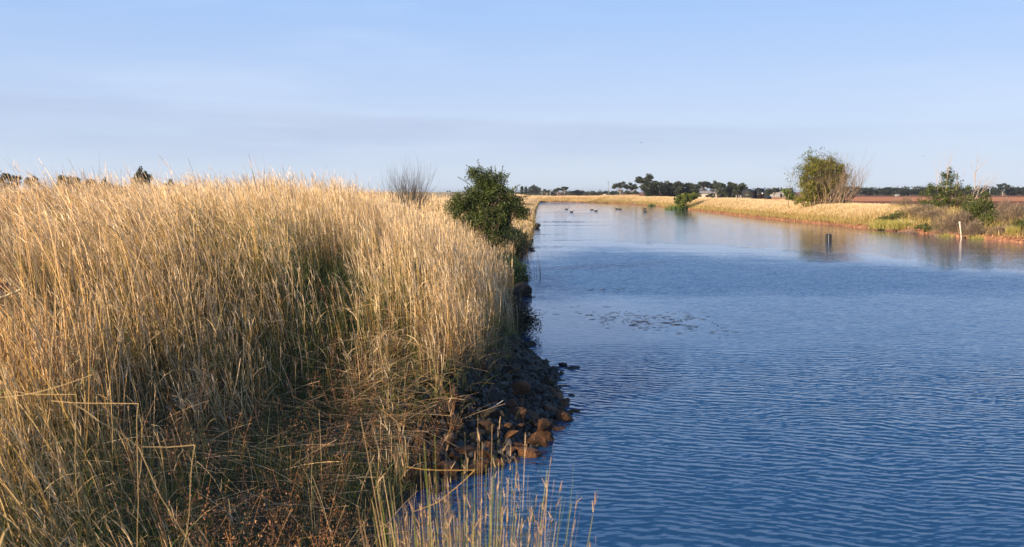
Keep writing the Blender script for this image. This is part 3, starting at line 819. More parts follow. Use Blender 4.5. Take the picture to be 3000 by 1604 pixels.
# far wood behind the ploughed field: tree tops one can tell apart
rt = random.Random(5)
tops = [(2498,552,26,'gum'),(2518,546,26,'gum'),(2545,550,34,'dense'),(2570,550,34,'round'),(2597,549,30,'dense'),(2624,548,24,'gum'),(2650,553,34,'dense'),(2676,552,30,'round'),(2703,549,34,'dense'),(2730,546,30,'dense'),(2760,545,28,'round'),(2795,548,34,'dense'),(2830,550,34,'round'),(2872,553,26,'dense'),(2893,552,28,'dense'),(2915,549,26,'round'),(2938,535,26,'gum'),(2962,549,26,'dense'),(2985,547,28,'round'),(3010,549,30,'dense')]
words = ['first','second','third','fourth','fifth','sixth','seventh','eighth','ninth','tenth','eleventh','twelfth','thirteenth','fourteenth','fifteenth','sixteenth','seventeenth','eighteenth','nineteenth','twentieth']
for i, (px, top, wd, kd) in enumerate(tops):
    lb = ('tallest lone topped gum in the tree line beyond the red field' if top == 535 else
          'grey green tree behind the red field, %s of its row from the big willow bush' % words[i])
    tree(kd, i % 3, px, top, 572, wd * 1.25, 560 + 20 * rt.random(), lb, group='tree line beyond the red field')

def far_wood():
    r = np.random.default_rng(61); cl = []
    for a, b, Y, zt, n in ((2470, 3060, 600, 5.4, 330), (1520, 1820, 620, 2.6, 110), (-140, 560, 330, 3.6, 240), (1990, 2330, 430, 3.4, 120)):
        for i in range(n):
            px = a + (b - a) * r.random(); yy = Y + r.random() * 30
            x = (px - CX) / F * yy
            h_ = zt * (.6 + .5 * vnoise(np.array([x]), np.array([0.]), 8)[0])
            cl.append((x, yy, 1.2 + h_ * r.random()))
    cl = np.array(cl)
    return leaf_cards(cl, 26, np.tile([1.9, 1.9, 1.3], (len(cl), 1)), .85, (.030, .040, .026), (.062, .070, .044), r, .7)
V, Fq, C = far_wood()
fw = np_mesh('far_wood', V, Fq, M_leaf, C); tag(fw, 'low grey green scrub filling in along the far horizon', kind='stuff'); fw['category'] = 'wood'

# ------------------------------------------------------------------ green bush on the left bank
def leafy_bush(name, loc, label, shape, seed, nleaf, lsize, ca, cb, group=None, n_limb=14, limb_len=1.2, woodc=(.12, .09, .06), shoots=None):
    r = np.random.default_rng(seed); root = empty(name, loc); tag(root, label, 'bush', group)
    segs = []; tips = []
    for i in range(n_limb):
        a = i / n_limb * 6.28 + r.random(); s = .25 + .7 * r.random()
        branch(segs, tips, (r.normal() * .08, r.normal() * .08, -.1), (math.cos(a) * s, math.sin(a) * s, 1.0), limb_len * (.7 + .5 * r.random()), .022, 1, r, .5, 2, .15, .05)
    V, Fq = tubes(segs, 5); np_mesh('stems', V, Fq, M_wood, np.tile(woodc, (len(V), 1)), parent=root)
    cl = []; rd = []
    for (c, rad, n) in shape:
        for _ in range(n):
            v = unit(r.normal(0, 1, 3)) * r.random() ** .4
            cl.append(np.array(c) + v * np.array(rad)); rd.append([.24, .24, .20])
    k = max(4, nleaf // len(cl))
    V, Fq, C = leaf_cards(np.array(cl), k, np.array(rd), lsize, ca, cb, r, .62)
    acc = Acc(); acc.add(V, Fq, C)
    sg = [(np.array((0, 0, .1)), np.array((0, 0, 1.2)), .03, .02)] if shoots else []
    for (ox, oz, ang, ln) in (shoots or []):          # leafy shoots breaking the outline
        o_ = np.array((ox, r.normal() * .2, oz)); d_ = np.array((math.cos(ang), r.normal() * .2, math.sin(ang)))
        pts_ = [o_ + d_ * ln * k_ / 7 + np.array((0, 0, -.03 * ln * (k_ / 7) ** 2 * 3)) for k_ in range(8)]
        sg.append((np.array((0, 0, 1.2)), o_, .015, .008))
        sg += [(pts_[k_], pts_[k_ + 1], .008, .006) for k_ in range(7)]
        V, Fq, C = leaf_cards(np.array(pts_[2:]), 7, .055, lsize * .95, ca, cb, r, .5); acc.add(V, Fq, C)
    acc.build('foliage', M_leaf, root)
    if sg:
        V, Fq = tubes(sg, 4); np_mesh('shoots', V, Fq, M_wood, np.tile(woodc, (len(V), 1)), parent=root)
    return root
b0 = (-.92, 40.0); bz = float(height(*b0)) + .42
leafy_bush('green_bush', (b0[0], b0[1], bz), 'big dark green leafy bush rising from the dry grass at the left waterline',
    [((0, 0, 1.75), (1.0, .9, .95), 150), ((-.1, 0, 2.55), (.55, .5, .75), 60), ((-.75, -.1, 2.2), (.7, .5, .4), 36), ((-1.15, 0, 1.8), (.55, .5, .45), 44), ((-.9, 0, 1.4), (.6, .5, .5), 40),
     ((.42, 0, 2.75), (.28, .25, .5), 20), ((-.42, 0, 2.95), (.34, .25, .45), 24), ((-.7, 0, 3.2), (.18, .15, .25), 6), ((0, 0, 2.7), (.4, .3, .4), 20), ((.85, .1, 1.8), (.5, .5, .5), 34), ((1.25, 0, 1.6), (.45, .4, .3), 22), ((.75, 0, 2.35), (.4, .4, .2), 14),
     ((.35, -.1, .8), (.6, .5, .6), 40), ((.1, 0, 1.2), (.8, .6, .6), 50), ((1.1, 0, 2.1), (.3, .2, .1), 5)],
    71, 52000, .058, (.028, .046, .011), (.10, .125, .028), n_limb=18, limb_len=1.6, shoots=[(-.3, 2.9, 2.3, .95), (-.2, 3.0, 1.9, .8), (.4, 2.8, 1.35, .75), (.55, 2.7, 1.1, .6), (-.9, 2.2, 2.75, .9), (-1.0, 2.0, 3.0, .8), (1.0, 2.1, .35, .8), (1.1, 1.9, .1, .7), (.8, 2.4, .7, .55), (-.6, 2.6, 2.5, .8), (.1, 3.0, 1.6, .5), (-1.2, 1.6, 3.2, .6), (1.2, 1.4, -.2, .6), (.3, 2.9, 1.7, .6), (-.5, 2.8, 2.0, .6)])
leafy_bush('green_bush', (.35, 33.5, float(height(.0, 33.5))), 'low dark green bush overhanging the waterline below the big green bush',
    [((-.3, 0, .45), (.45, 2.2, .45), 90), ((-.6, 3, .5), (.5, 3.2, .5), 90)], 72, 14000, .06, (.025, .045, .012), (.06, .09, .022), n_limb=8, limb_len=.5)
leafy_bush('green_bush', (31.8, 184.0, .9), 'green bush above the reeds where the right bank steps in',
    [((.5, 0, 1.3), (1.7, 1.2, .8), 120), ((-.7, -.3, .8), (1.2, .8, 1.0), 90), ((1.7, .2, 1.6), (1.0, .8, .6), 40), ((-.6, -.6, -.1), (.8, .6, .8), 60)], 73, 11000, .26, (.06, .09, .012), (.17, .19, .03), n_limb=10, limb_len=.7)
leafy_bush('dark_scrub', (.45, 50.0, .1), 'dark scrub trailing down to the water behind the reddish reeds',
    [((-.4, 0, .7), (.7, 3.5, .7), 110), ((-.9, 4, 1.0), (.7, 3.0, .7), 60)], 75, 15000, .07, (.02, .035, .010), (.07, .07, .025), n_limb=9, limb_len=.7)
leafy_bush('dark_scrub', (.1, 24.5, .1), 'low dark leafless scrub at the waterline just above the riprap',
    [((-.1, 0, .25), (.35, 1.8, .28), 60), ((.2, -1.5, .2), (.3, 1.0, .22), 30)], 76, 5000, .05, (.02, .024, .012), (.07, .05, .02), n_limb=16, limb_len=.5)
p_ = world_at(2308, 575, 150)
leafy_bush('green_bush', (p_.x, 150, float(height(p_.x, 150))), 'small loose light green shrub just left of the big willow bush',
    [((0, 0, 1.5), (.8, .6, .7), 40), ((.4, 0, 1.0), (.7, .6, .6), 30), ((-.6, 0, 1.9), (.3, .3, .25), 8)], 74, 2600, .20, (.07, .10, .02), (.16, .20, .05), n_limb=9, limb_len=1.0)

# ------------------------------------------------------------------ bare twig bush on the left crest
def twig_bush(name, loc, label, seed, n, ln, rad, col, spread=.35, depth=2, fan=.8, cat='bush', lean=0.0):
    r = np.random.default_rng(seed); root = empty(name, loc); tag(root, label, cat)
    segs = []; tips = []
    for i in range(n):
        a = r.random() * 6.28; s = fan * math.sqrt(r.random())
        branch(segs, tips, (0, 0, -.2), (math.cos(a) * s + lean, math.sin(a) * s, 1), ln * (.65 + .5 * r.random()), rad, depth, r, spread, 2, .12, .12, .55)
    V, Fq = tubes(segs, 4)
    c = np.tile(np.array(col), (len(V), 1)) * (.8 + .4 * np.repeat(r.random(len(segs)), 8)[:, None])
    np_mesh('branches', V, Fq, M_wood, c, parent=root)
    return root
tx = -4.55
twig_bush('bare_bush', (tx, 45, float(height(tx, 45))), 'leafless grey twiggy bush on the crest of the left bank', 81, 95, 1.62, .017, (.10, .09, .08), .24, 2, .55)

# ------------------------------------------------------------------ willow-like bush with dead limbs, right bank
def big_willow():
    Y = 117.0; p = world_at(2415, 0, Y); gz = float(height(p.x, Y)); S = Y / F
    root = empty('willow_bush', (p.x, Y, gz)); tag(root, 'largest bush on the right bank, green with bare reddish branches on its right side', 'bush')
    r = np.random.default_rng(91); segs = []; tips = []
    top = 3.3 + 122 * S - gz
    for i in range(56):                       # living and dead stems fanning out of one foot
        a = r.random() * 6.28; s = .15 + .55 * r.random()
        branch(segs, tips, (r.normal() * 1.0, r.normal() * .7, -.1), (math.cos(a) * s, math.sin(a) * s * .8, 1), top * (.32 + .2 * r.random()), .045, 2, r, .33, 2, .11, .08, .6)
    V, Fq = tubes(segs, 4); np_mesh('branches', V, Fq, M_wood, np.tile((.20, .13, .085), (len(V), 1)) * (.7 + .6 * np.repeat(r.random(len(segs)), 8)[:, None]), parent=root)
    segs = []; tips = []
    for i in range(64):
        s = -.1 + 1.25 * r.random()
        branch(segs, tips, (-.4 + r.random() * 2.6, -.9 + r.normal() * .7, -.1), (s * (.9 if i % 5 else -.35), r.normal() * .4, 1.0), top * (.34 + .24 * r.random()), .05, 2, r, .3, 2, .1, .12, .6)
    V, Fq = tubes(segs, 4); np_mesh('dead_branches', V, Fq, M_wood, np.tile((.22, .16, .11), (len(V), 1)) * (.7 + .7 * np.repeat(r.random(len(segs)), 8)[:, None]), parent=root)
    cl = []; rd = []
    for (cx, cz, rx, rz, n) in ((-1.5, 3.2, 1.6, 2.0, 120), (-1.3, 4.6, 1.5, 1.3, 90), (.4, 4.8, 1.5, 1.2, 85), (-.6, 2.0, 2.0, 1.3, 80), (1.7, 4.2, 1.1, 1.3, 60), (1.6, 2.4, 1.1, 1.1, 26), (.6, 3.2, 1.3, 1.0, 46), (-2.6, 1.1, .9, .9, 26)):
        for _ in range(n):
            v = unit(r.normal(0, 1, 3)) * r.random() ** .4
            cl.append((cx + v[0] * rx, v[1] * 1.6, cz + v[2] * rz)); rd.append((.36, .36, .40))
    V, Fq, C = leaf_cards(np.array(cl), 42, np.array(rd), .20, (.065, .075, .010), (.23, .21, .025), r, .4, .5)
    acc = Acc(); acc.add(V, Fq, C)
    cl = []                                   # loose outer sprays
    for _ in range(130):
        a = r.random() * math.pi * .95 + .35; q = 1 + .12 * r.normal()
        cl.append((-.35 + math.cos(a) * 3.3 * q, r.normal() * .9, 3.1 + math.sin(a) * 3.1 * q))
    V, Fq, C = leaf_cards(np.array(cl), 9, .34, .19, (.07, .085, .04), (.15, .17, .08), r, .3, .6); acc.add(V, Fq, C)
    for _ in range(1): pass
    cl = [(-1.9 + .25 * r.normal(), 0, 6.2 + .5 * r.normal()) for _ in range(14)]
    V, Fq, C = leaf_cards(np.array(cl), 12, .25, .2, (.09, .12, .06), (.16, .19, .09), r, .35); acc.add(V, Fq, C)
    acc.build('foliage', M_leaf, root)
    segs = [(np.array((-.75, 0, 5.5)), np.array((-.55, 0, 6.5)), .02, .014), (np.array((-.55, 0, 6.5)), np.array((-.42, 0, top + .05)), .014, .01)]
    V, Fq = tubes(segs, 4); np_mesh('twig', V, Fq, M_wood, np.tile((.25, .19, .14), (len(V), 1)), parent=root)
    return root, (p.x - .42, Y, gz + top + .10)
willow, perch = big_willow()

def second_bush():
    Y = 90.0; p = world_at(2784, 0, Y); gz = float(height(p.x, Y)); S = Y / F
    root = empty('willow_bush', (p.x, Y, gz)); tag(root, 'dark green bush with tall bleached dead branches near the right edge', 'bush'); root.scale = (1.22, 1.22, 1.15)
    r = np.random.default_rng(95); segs = []; tips = []
    for i in range(16):
        a = r.random() * 6.28; s = .3 + .5 * r.random()
        branch(segs, tips, (0, 0, -.1), (math.cos(a) * s, math.sin(a) * s, 1), 1.5, .03, 1, r, .4, 2)
    V, Fq = tubes(segs, 4); np_mesh('branches', V, Fq, M_wood, np.tile((.14, .10, .07), (len(V), 1)), parent=root)
    segs = []; tips = []
    limbs = [((-.3, 0, .6), (-.05, 0, 1), 2.9, .05), ((-.2, 0, .8), (-.35, 0, 1), 2.3, .035), ((.3, 0, .5), (.12, 0, 1), 2.0, .05), ((1.5, 0, .3), (.22, 0, 1), 2.9, .055), ((1.6, 0, .4), (.75, 0, .9), 2.3, .04),
             ((1.2, 0, .2), (1.0, 0, .7), 2.0, .04), ((-.6, 0, .9), (-.55, 0, 1), 1.6, .04), ((.9, 0, .2), (-.8, 0, .5), 1.8, .04), ((-.1, -.5, 1.1), (1, 0, -.35), 1.7, .035), ((-1.0, -.5, .5), (1, 0, -.3), 1.2, .04), ((1.8, 0, 1.2), (.9, 0, .5), 1.5, .03)]
    for p0, d, ln, rad in limbs:
        if p0[2] > .3: segs.append((np.array((0, 0, .3)), np.array(p0, float), rad, rad)); segs.append((np.array((0, 0, -.1)), np.array((0, 0, .3)), .07, .06))
        else: segs.append((np.array((0, 0, -.1)), np.array(p0, float), rad, rad))
        branch(segs, tips, p0, d, ln, rad * .85, 2, r, .32, 2, .1, .06, .55, 5)
    V, Fq = tubes(segs, 5); np_mesh('dead_branches', V, Fq, M_wood, np.tile((.42, .32, .25), (len(V), 1)) * (.85 + .3 * np.repeat(r.random(len(segs)), 10)[:, None]), parent=root)
    cl = []; rd = []
    for (cx, cz, rx, rz, n) in ((-.7, 1.1, 1.7, .9, 90), (1.0, .9, 1.5, .7, 70), (0, 2.1, .7, .9, 32), (-.1, 3.0, .5, .45, 12), (-1.3, 2.0, .4, .35, 8), (1.0, 2.0, .5, .4, 8)):
        for _ in range(n):
            v = unit(r.normal(0, 1, 3)) * r.random() ** .4
            cl.append((cx + v[0] * rx, v[1] * 1.0, cz + v[2] * rz)); rd.append((.24, .24, .26))
    V, Fq, C = leaf_cards(np.array(cl), 40, np.array(rd), .13, (.04, .06, .012), (.11, .13, .022), r, .4, .4)
    np_mesh('foliage', V, Fq, M_leaf, C, parent=root)
second_bush()

# ------------------------------------------------------------------ low dead and green shrubs, right bank corner
def mound(px, py, Y, w_, h_, kind, label, seed):
    h_ *= 1.25; w_ *= 1.1
    p = world_at(px, py, Y); r = np.random.default_rng(seed); gz = float(height(p.x, Y))
    root = empty({'dead': 'dead_shrub', 'green': 'green_shrub', 'gold': 'grass_tussock'}[kind], (p.x, Y, gz - .05)); tag(root, label, 'shrub', 'low shrubs on the right bank')
    col = {'dead': ((.17, .12, .085), (.33, .24, .17)), 'green': ((.045, .065, .014), (.13, .145, .035)), 'gold': ((.26, .24, .05), (.50, .42, .12))}[kind]
    n = int(2600 * max(.4, w_ * h_ / 2)); acc = Acc()
    v = unit(r.normal(0, 1, (n, 3))) * (r.random(n) ** .35)[:, None]; v[:, 2] = np.abs(v[:, 2])
    lob = 1 + .35 * np.sin(v[:, 0] * 5 + seed) * np.cos(v[:, 1] * 4 + seed)
    pos = v * np.array([w_ / 2, w_ / 2 * .8, h_]) * lob[:, None]
    if kind == 'gold':
        a = r.random(n // 3) * 6.28; s = .6 * r.random(n // 3); m = n // 3
        D = unit(np.stack([np.cos(a) * s, np.sin(a) * s, np.ones(m)], 1)); c = colmix(m, *col, r, .2)
        V, Fq, C, _ = strips(np.stack([r.normal(0, w_ / 5, m), r.normal(0, w_ / 6, m), np.zeros(m)], 1), D, h_ * (.6 + .5 * r.random(m)), np.stack([np.cos(a), np.sin(a), -a * 0 - .5], 1) * (s * h_ * .5)[:, None], np.full(m, .03), 3, c * .7, c, 1, .2, seed)
        acc.add(V, Fq, C)
    else:
        D = unit(pos * [1, 1, .8] + r.normal(0, .5, (n, 3))); c = colmix(n, *col, r, .25)
        ln = (.14 + .22 * r.random(n)) if kind == 'dead' else (.08 + .1 * r.random(n))
        V, Fq, C, _ = strips(pos - D * .1, D, ln, r.normal(0, .04, (n, 3)), np.full(n, .022 if kind == 'dead' else .06), 2, c * .75, c, 1, .4, seed)
        acc.add(V, Fq, C)
    acc.build('foliage', M_leaf if kind == 'green' else M_grass, root)
    segs = []; tips = []
    for i in range(6):
        a = r.random() * 6.28; branch(segs, tips, (0, 0, -.05), (math.cos(a) * .9, math.sin(a) * .9, .8), h_ * .7, .02, 1, r, .6, 2)
    V, Fq = tubes(segs, 4); np_mesh('stems', V, Fq, M_wood, np.tile((.24, .18, .13), (len(V), 1)), parent=root)
MOUNDS = [
 (2660, 655, 79, 2.3, .55, 'dead', 'grey heap of dead twigs just above the red shore, left of the green patches'),
 (2700, 625, 88, 3.2, .75, 'dead', 'brownish dead shrub behind the grey twig heap'),
 (2745, 618, 84, 3.0, .65, 'dead', 'purplish dead shrub below the dead branched bush'),
 (2760, 665, 74, 1.7, .5, 'dead', 'small purple brown dead shrub between green patch and white stake'),
 (2735, 655, 78, 1.2, .38, 'green', 'bright green low patch right of the grey twig heap'),
 (2706, 650, 80, 1.1, .40, 'green', 'dark green low patch touching the grey twig heap'),
 (2772, 675, 73, 1.1, .55, 'gold', 'yellow green tussock left of the white stake'),
 (2803, 650, 75, 3.0, 1.15, 'dead', 'large brown tangled dead shrub directly behind the white stake'),
 (2850, 665, 71, 1.8, .8, 'dead', 'brown dead shrub at the foot of the tall rounded green shrub'),
 (2873, 620, 76, 2.7, 1.55, 'green', 'tall rounded bright green shrub right of the white stake'),
 (2905, 650, 73, 1.6, .9, 'green', 'dull green shrub low on the right of the rounded green shrub'),
 (2862, 690, 69, .9, .5, 'gold', 'golden tussock at the shore below the rounded green shrub'),
 (2935, 635, 76, 2.4, 1.0, 'dead', 'brown dead shrub below the white concrete blocks'),
 (2975, 650, 72, 2.4, 1.0, 'dead', 'purplish dead shrub at the right edge of the bank'),
 (2945, 680, 69, 2.0, .55, 'dead', 'grey dead shrub low by the shore near the right edge'),
 (2968, 690, 68, .8, .5, 'gold', 'vivid yellow green tussock low by the shore at the right edge'),
 (2998, 672, 69, 1.4, .6, 'green', 'green shrub cut off by the right edge of the photo'),
 (2990, 615, 84, 2.5, .6, 'green', 'olive shrub under the white concrete blocks at the right edge'),
 (2620, 625, 88, 2.6, .8, 'green', 'olive green shrub where the pale grass ends'),
 (2650, 602, 98, 2.6, 1.0, 'dead', 'brown shrub at the end of the pale grass against the red field'),
 (2640, 640, 83, 2.0, .7, 'gold', 'golden grass tussock left of the grey twig heap'),
 (2590, 650, 86, 2.2, .7, 'gold', 'golden grass tussock low on the slope at the end of the pale grass'),
 (2725, 600, 96, 2.4, .8, 'green', 'dark olive shrub at the left foot of the dead branched bush'),
]
for i, m_ in enumerate(MOUNDS): mound(*m_, 1000 + i)
twig_bush('dead_branch', (*world_at(2662, 0, 80).xy, float(height(world_at(2662, 0, 80).x, 80))), 'bare bleached snag standing in the grey twig heap', 83, 7, .55, .010, (.45, .38, .31), .3, 1, .6, 'branch')

# reeds by the bush where the right bank steps in
def reeds(name, label, x, y, rx, ry, n, hgt, wid, ca, cb, seed, z=None):
    r = np.random.default_rng(seed)
    xx = x + r.normal(0, rx, n); yy = y + r.normal(0, ry, n)
    zz = np.maximum(height(xx, yy), -.3) if z is None else np.full(n, z)
    a = r.random(n) * 6.28; s = .25 * r.random(n); D = unit(np.stack([np.cos(a) * s, np.sin(a) * s, np.ones(n)], 1)); hg = hgt * (.6 + .5 * r.random(n))
    c = colmix(n, ca, cb, r, .2)
    V, Fq, C, _ = strips(np.stack([xx - x, yy - y, zz], 1), D, hg, np.stack([np.cos(a), np.sin(a), 0 * a], 1) * (.3 * s * hg)[:, None], np.full(n, wid), 4, c * .7, c, 1, .15, seed)
    o = np_mesh(name, V, Fq, M_grass, C); o.location = (x, y, 0)
    tag(o, label, 'reeds'); return o
reeds('reed_clump', 'bright green reeds in the water below the bush where the right bank steps in', 30.7, 184, 1.0, .5, 640, 1.15, .09, (.05, .09, .015), (.13, .19, .03), 1100)
reeds('reed_clump', 'tiny dark green reed tuft at the foot of the far pale bank', *world_at(1908, 605, 224).xy, .35, .25, 150, .9, .12, (.05, .08, .02), (.11, .14, .03), 1101)
rr9 = random.Random(9)
for px_, py_, dx_, h_ in ((1551, 812, -.12, .75), (1556, 814, -.22, 1.0), (1566, 813, -.1, .6), (1572, 815, -.03, .72), (1584, 815, .02, .75), (1582, 816, -.12, 1.15), (1584, 817, -.2, 1.2)):
    Yr = H * F / (py_ - HY); p0 = np.array(((px_ - CX) / F * Yr, Yr, 0))
    P = [p0 + np.array((dx_ * (i / 6) ** 2 * h_, 0, -.1 + (h_ + .1) * (i / 6))) for i in range(7)]
    V, Fq = tubes([(P[i] - p0, P[i + 1] - p0, .007 * (1 - i / 8), .007 * (1 - (i + 1) / 8)) for i in range(6)], 5)
    o = np_mesh('reed', V, Fq, M_wood, np.tile((.05, .05, .03), (len(V), 1))); o.location = p0
    tag(o, 'one of the thin dark bent reeds standing in open water near the left bank', 'reed', 'bent reeds in open water')
reeds('reed_clump', 'reddish dry reeds leaning over the water below the dark bush', .55, 49.0, .22, .5, 46, 1.1, .018, (.22, .11, .05), (.38, .22, .10), 1103)
# cattail
def cattail(x, y, hgt, label):
    gz = float(height(x, y)); root = empty('cattail', (x, y, gz)); tag(root, label, 'cattail', 'cattails at the left waterline')
    V, Fq = tubes([(np.array((0, 0, -.1)), np.array((.03, 0, hgt * .6)), .006, .005), (np.array((.03, 0, hgt * .6)), np.array((.05, 0, hgt)), .005, .003)], 5)
    np_mesh('stalk', V, Fq, M_wood, np.tile((.40, .24, .12), (len(V), 1)), parent=root)
    z0 = hgt * .80
    V, Fq = tubes([(np.array((.042, 0, z0)), np.array((.045, 0, z0 + .03)), .005, .017), (np.array((.045, 0, z0 + .03)), np.array((.047, 0, z0 + .16)), .017, .016), (np.array((.047, 0, z0 + .16)), np.array((.048, 0, z0 + .2)), .016, .004)], 8)
    np_mesh('seed_head', V, Fq, M_wood, np.tile((.62, .42, .24), (len(V), 1)), parent=root)
cattail(-.04, 21.5, 1.95, 'tallest pale brown cattail against the dark bank above the riprap')
cattail(-.55, 21.0, 1.6, 'shorter cattail half hidden in straw left of the tallest one')

# ------------------------------------------------------------------ riprap
def rock_mesh(seed, squash=(1, 1, 1)):
    r = np.random.default_rng(seed)
    import bmesh
    bm = bmesh.new(); bmesh.ops.create_icosphere(bm, subdivisions=4, radius=1)
    planes = [(unit(r.normal(0, 1, 3)), .46 + .32 * r.random()) for _ in range(11)]
    ph = r.random(6) * 6.28
    for v in bm.verts:
        c = np.array(v.co)
        for n_, d_ in planes:
            s = c @ n_
            if s > d_: c = c - n_ * (s - d_) * .98
        c = c * (1 + .05 * math.sin(c[0] * 5 + ph[0]) * math.sin(c[1] * 6 + ph[1]) + .03 * math.sin(c[2] * 11 + ph[2]) * math.sin(c[0] * 9 + ph[3]))
        c = c * (1 + .035 * math.sin(c[0] * 17 + ph[4]) * math.sin(c[1] * 15 + c[2] * 9 + ph[5]) + .05 * math.sin(c[1] * 4 + ph[2]))
        v.co = Vector(c * np.array(squash))
    me = bpy.data.meshes.new('rock'); bm.to_mesh(me); bm.free()
    me.polygons.foreach_set('use_smooth', np.ones(len(me.polygons), bool))
    me.set_sharp_from_angle(angle=R(24))
    return me
shapes = [rock_mesh(s, q) for s, q in ((1, (1.1, .75, .5)), (2, (1.2, .6, .6)), (3, (.95, .9, .45)), (4, (1.25, .6, .45)), (5, (.9, .75, .7)), (6, (1.3, .8, .4)), (7, (1.15, .6, .7)))]
meshes = {}
for mt in (M_slate, M_moss, M_ochre):
    for i, s in enumerate(shapes):
        c = s.copy(); c.materials.append(mt); c.shade_smooth() if False else None; meshes[(mt.name, i)] = c
ROCKG = 'riprap rocks at the tip of the left bank'
def rock(x, y, z, s, mt, label, rot=None, group=ROCKG, shape=None):
    i = random.randrange(len(shapes)) if shape is None else shape
    o = bpy.data.objects.new('riprap_rock', meshes[(mt.name, i)]); sc.collection.objects.link(o)
    o.location = (x, y, z); o.rotation_euler = rot or (random.uniform(-.7, .7), random.uniform(-.7, .7), random.uniform(0, 6.28))
    o.scale = (s, s, s); return tag(o, label, 'rock', group)
rk = random.Random(12); random.seed(12)
cands = []
yy = 11.2
pts = []
tries = 0
while len(pts) < 284 and tries < 20000:
    tries += 1
    y = rk.uniform(11.0, 21.8); x = rk.uniform(-2.4, .95)
    pts_d = None
    s = rk.choice((.12, .14, .16, .18, .21)) * (1.1 if y < 14 else 1.0)
    if all((x - a) ** 2 + (y - b) ** 2 > (.74 * (s + c)) ** 2 for a, b, c in pts): cands.append((x, y, s))
    if len(cands) >= 400:
        cx_ = np.array([c[0] for c in cands]); cy_ = np.array([c[1] for c in cands]); dd = sdist(cx_, cy_)
        for (x, y, s), d in zip(cands, dd):
            lim = 1.3 if y > 12.6 else .9
            if -.12 < d < lim and len(pts) < 284 and all((x - a) ** 2 + (y - b) ** 2 > (.74 * (s + c)) ** 2 for a, b, c in pts): pts.append((x, y, s))
        cands = []
P_ = np.array(pts); D_ = sdist(P_[:, 0], P_[:, 1]); Z_ = height(P_[:, 0], P_[:, 1])
for (x, y, s), d, z in zip(pts, D_, Z_):
    low = d < .45 + .3 * rk.random() and y < 17
    if low and (y < 14.3 or d < .12): mt, lb = M_ochre, 'rust orange rock in the lower riprap close to the water'
    elif rk.random() < .26: mt, lb = M_moss, 'grey green weathered rock on the riprap slope'
    else: mt, lb = M_slate, 'dark slate grey rock packed in the riprap slope'
    rock(x, y, max(z, -.12) + s * .10, s * rk.uniform(.85, 1.2), mt, lb)
# named ones
rock(.17, 12.45, .03, .19, M_ochre, 'flat orange rock lying in the water at the near end of the riprap', (.1, .1, .2), shape=0)
rock(.05, 14.4, .40, .21, M_ochre, 'biggest rounded orange brown boulder in the middle of the riprap', (.2, -.3, .4), shape=6)
rock(.42, 13.3, .14, .18, M_ochre, 'bright orange rounded boulder at the waterline below the big boulder', (0, .2, 1.0), shape=4)
rock(-.62, 13.9, .55, .2, M_moss, 'flat topped grey green block high on the riprap', (.3, .3, .5), shape=0)
rock(.34, 16.9, .30, .18, M_moss, 'pale mossy slab midway along the shaded riprap', (.1, .2, .1), shape=5)
rock(1.13, 18.6, .0, .15, M_slate, 'dark rock standing out in the water off the shaded riprap', (0, 0, .4), shape=5)
rock(.97, 18.9, .02, .12, M_slate, 'small dark rock between the riprap and the outlying rock', (0, 0, 1), shape=2)
rock(.95, 15.0, -.01, .12, M_ochre, 'small wet orange rock awash at the widest point of the riprap', (0, 0, 1), shape=2)
rock(.98, 16.1, -.01, .10, M_slate, 'small dark rock awash above the orange ones', (0, 0, 2), shape=3)
G2 = 'lone rocks along the left waterline'
rock(.22, 31.3, .18, .42, M_slate, 'large dark boulder at the left waterline under the grass', (.2, .1, .6), G2, 6)
rock(.05, 30.6, .1, .3, M_slate, 'dark rock leaning on the large waterline boulder', (.2, .4, 2), G2, 1)
rock(.52, 31.0, .03, .13, M_slate, 'small pointed dark rock just off the large waterline boulder', (0, .6, 0), G2, 4)
rock(.70, 31.1, .0, .07, M_slate, 'tiniest rock awash beyond the small pointed one', (0, 0, 0), G2, 2)
rock(.14, 37.2, .02, .13, M_moss, 'small mossy rock awash between boulder and reeds', (0, 0, 0), G2, 3)
rock(1.05, 57.0, .05, .22, M_slate, 'dark flat rock at the shore below the reddish reeds', (0, 0, 0), G2, 5)
rock(1.15, 55.2, .03, .18, M_slate, 'second dark flat rock just nearer than the first by the reeds', (0, 0, .4), G2, 2)
rock(1.28, 66.5, .03, .2, M_slate, 'dark isolated rock in the water beyond the reddish reeds', (0, 0, .4), G2, 4)
rock(2.25, 90.0, .15, .42, M_slate, 'dark stump like rock at the waterline where the left bank narrows', (0, 0, .4), G2, 4)

# small stones and gravel on the slope, under the rocks
def gravel():
    r = np.random.default_rng(33); V0 = []; F0 = []; C0 = []; n = 0
    base = np.array([(1, 0, 0), (-1, 0, 0), (0, 1, 0), (0, -1, 0), (0, 0, 1), (0, 0, -1)], float)
    fc = np.array([(0, 2, 4), (2, 1, 4), (1, 3, 4), (3, 0, 4), (2, 0, 5), (1, 2, 5), (3, 1, 5), (0, 3, 5)])
    x = r.uniform(-2.2, 1, 12000); y = r.uniform(11, 22, 12000); d = sdist(x, y); k = (d > -.2) & (d < 1.4); x, y = x[k], y[k]; z = height(x, y)
    for a, b, c in zip(x, y, z):
        s = .02 + .05 * r.random() ** 2
        V0.append(base * s * r.uniform(.6, 1.3, (6, 3)) @ np.array(Matrix.Rotation(r.random() * 6, 3, 'Z')) + [a, b, c + s * .4]); F0.append(fc + n); n += 6
        C0.append(np.tile(np.array([.06, .055, .05]) * r.uniform(.5, 1.5), (6, 1)))
    return np.concatenate(V0), np.concatenate(F0), np.concatenate(C0)
V, Fq, C = gravel(); gv = np_mesh('gravel', V, Fq, M_wood, C); tag(gv, 'small dark broken stones between the riprap rocks', kind='stuff'); gv['category'] = 'gravel'
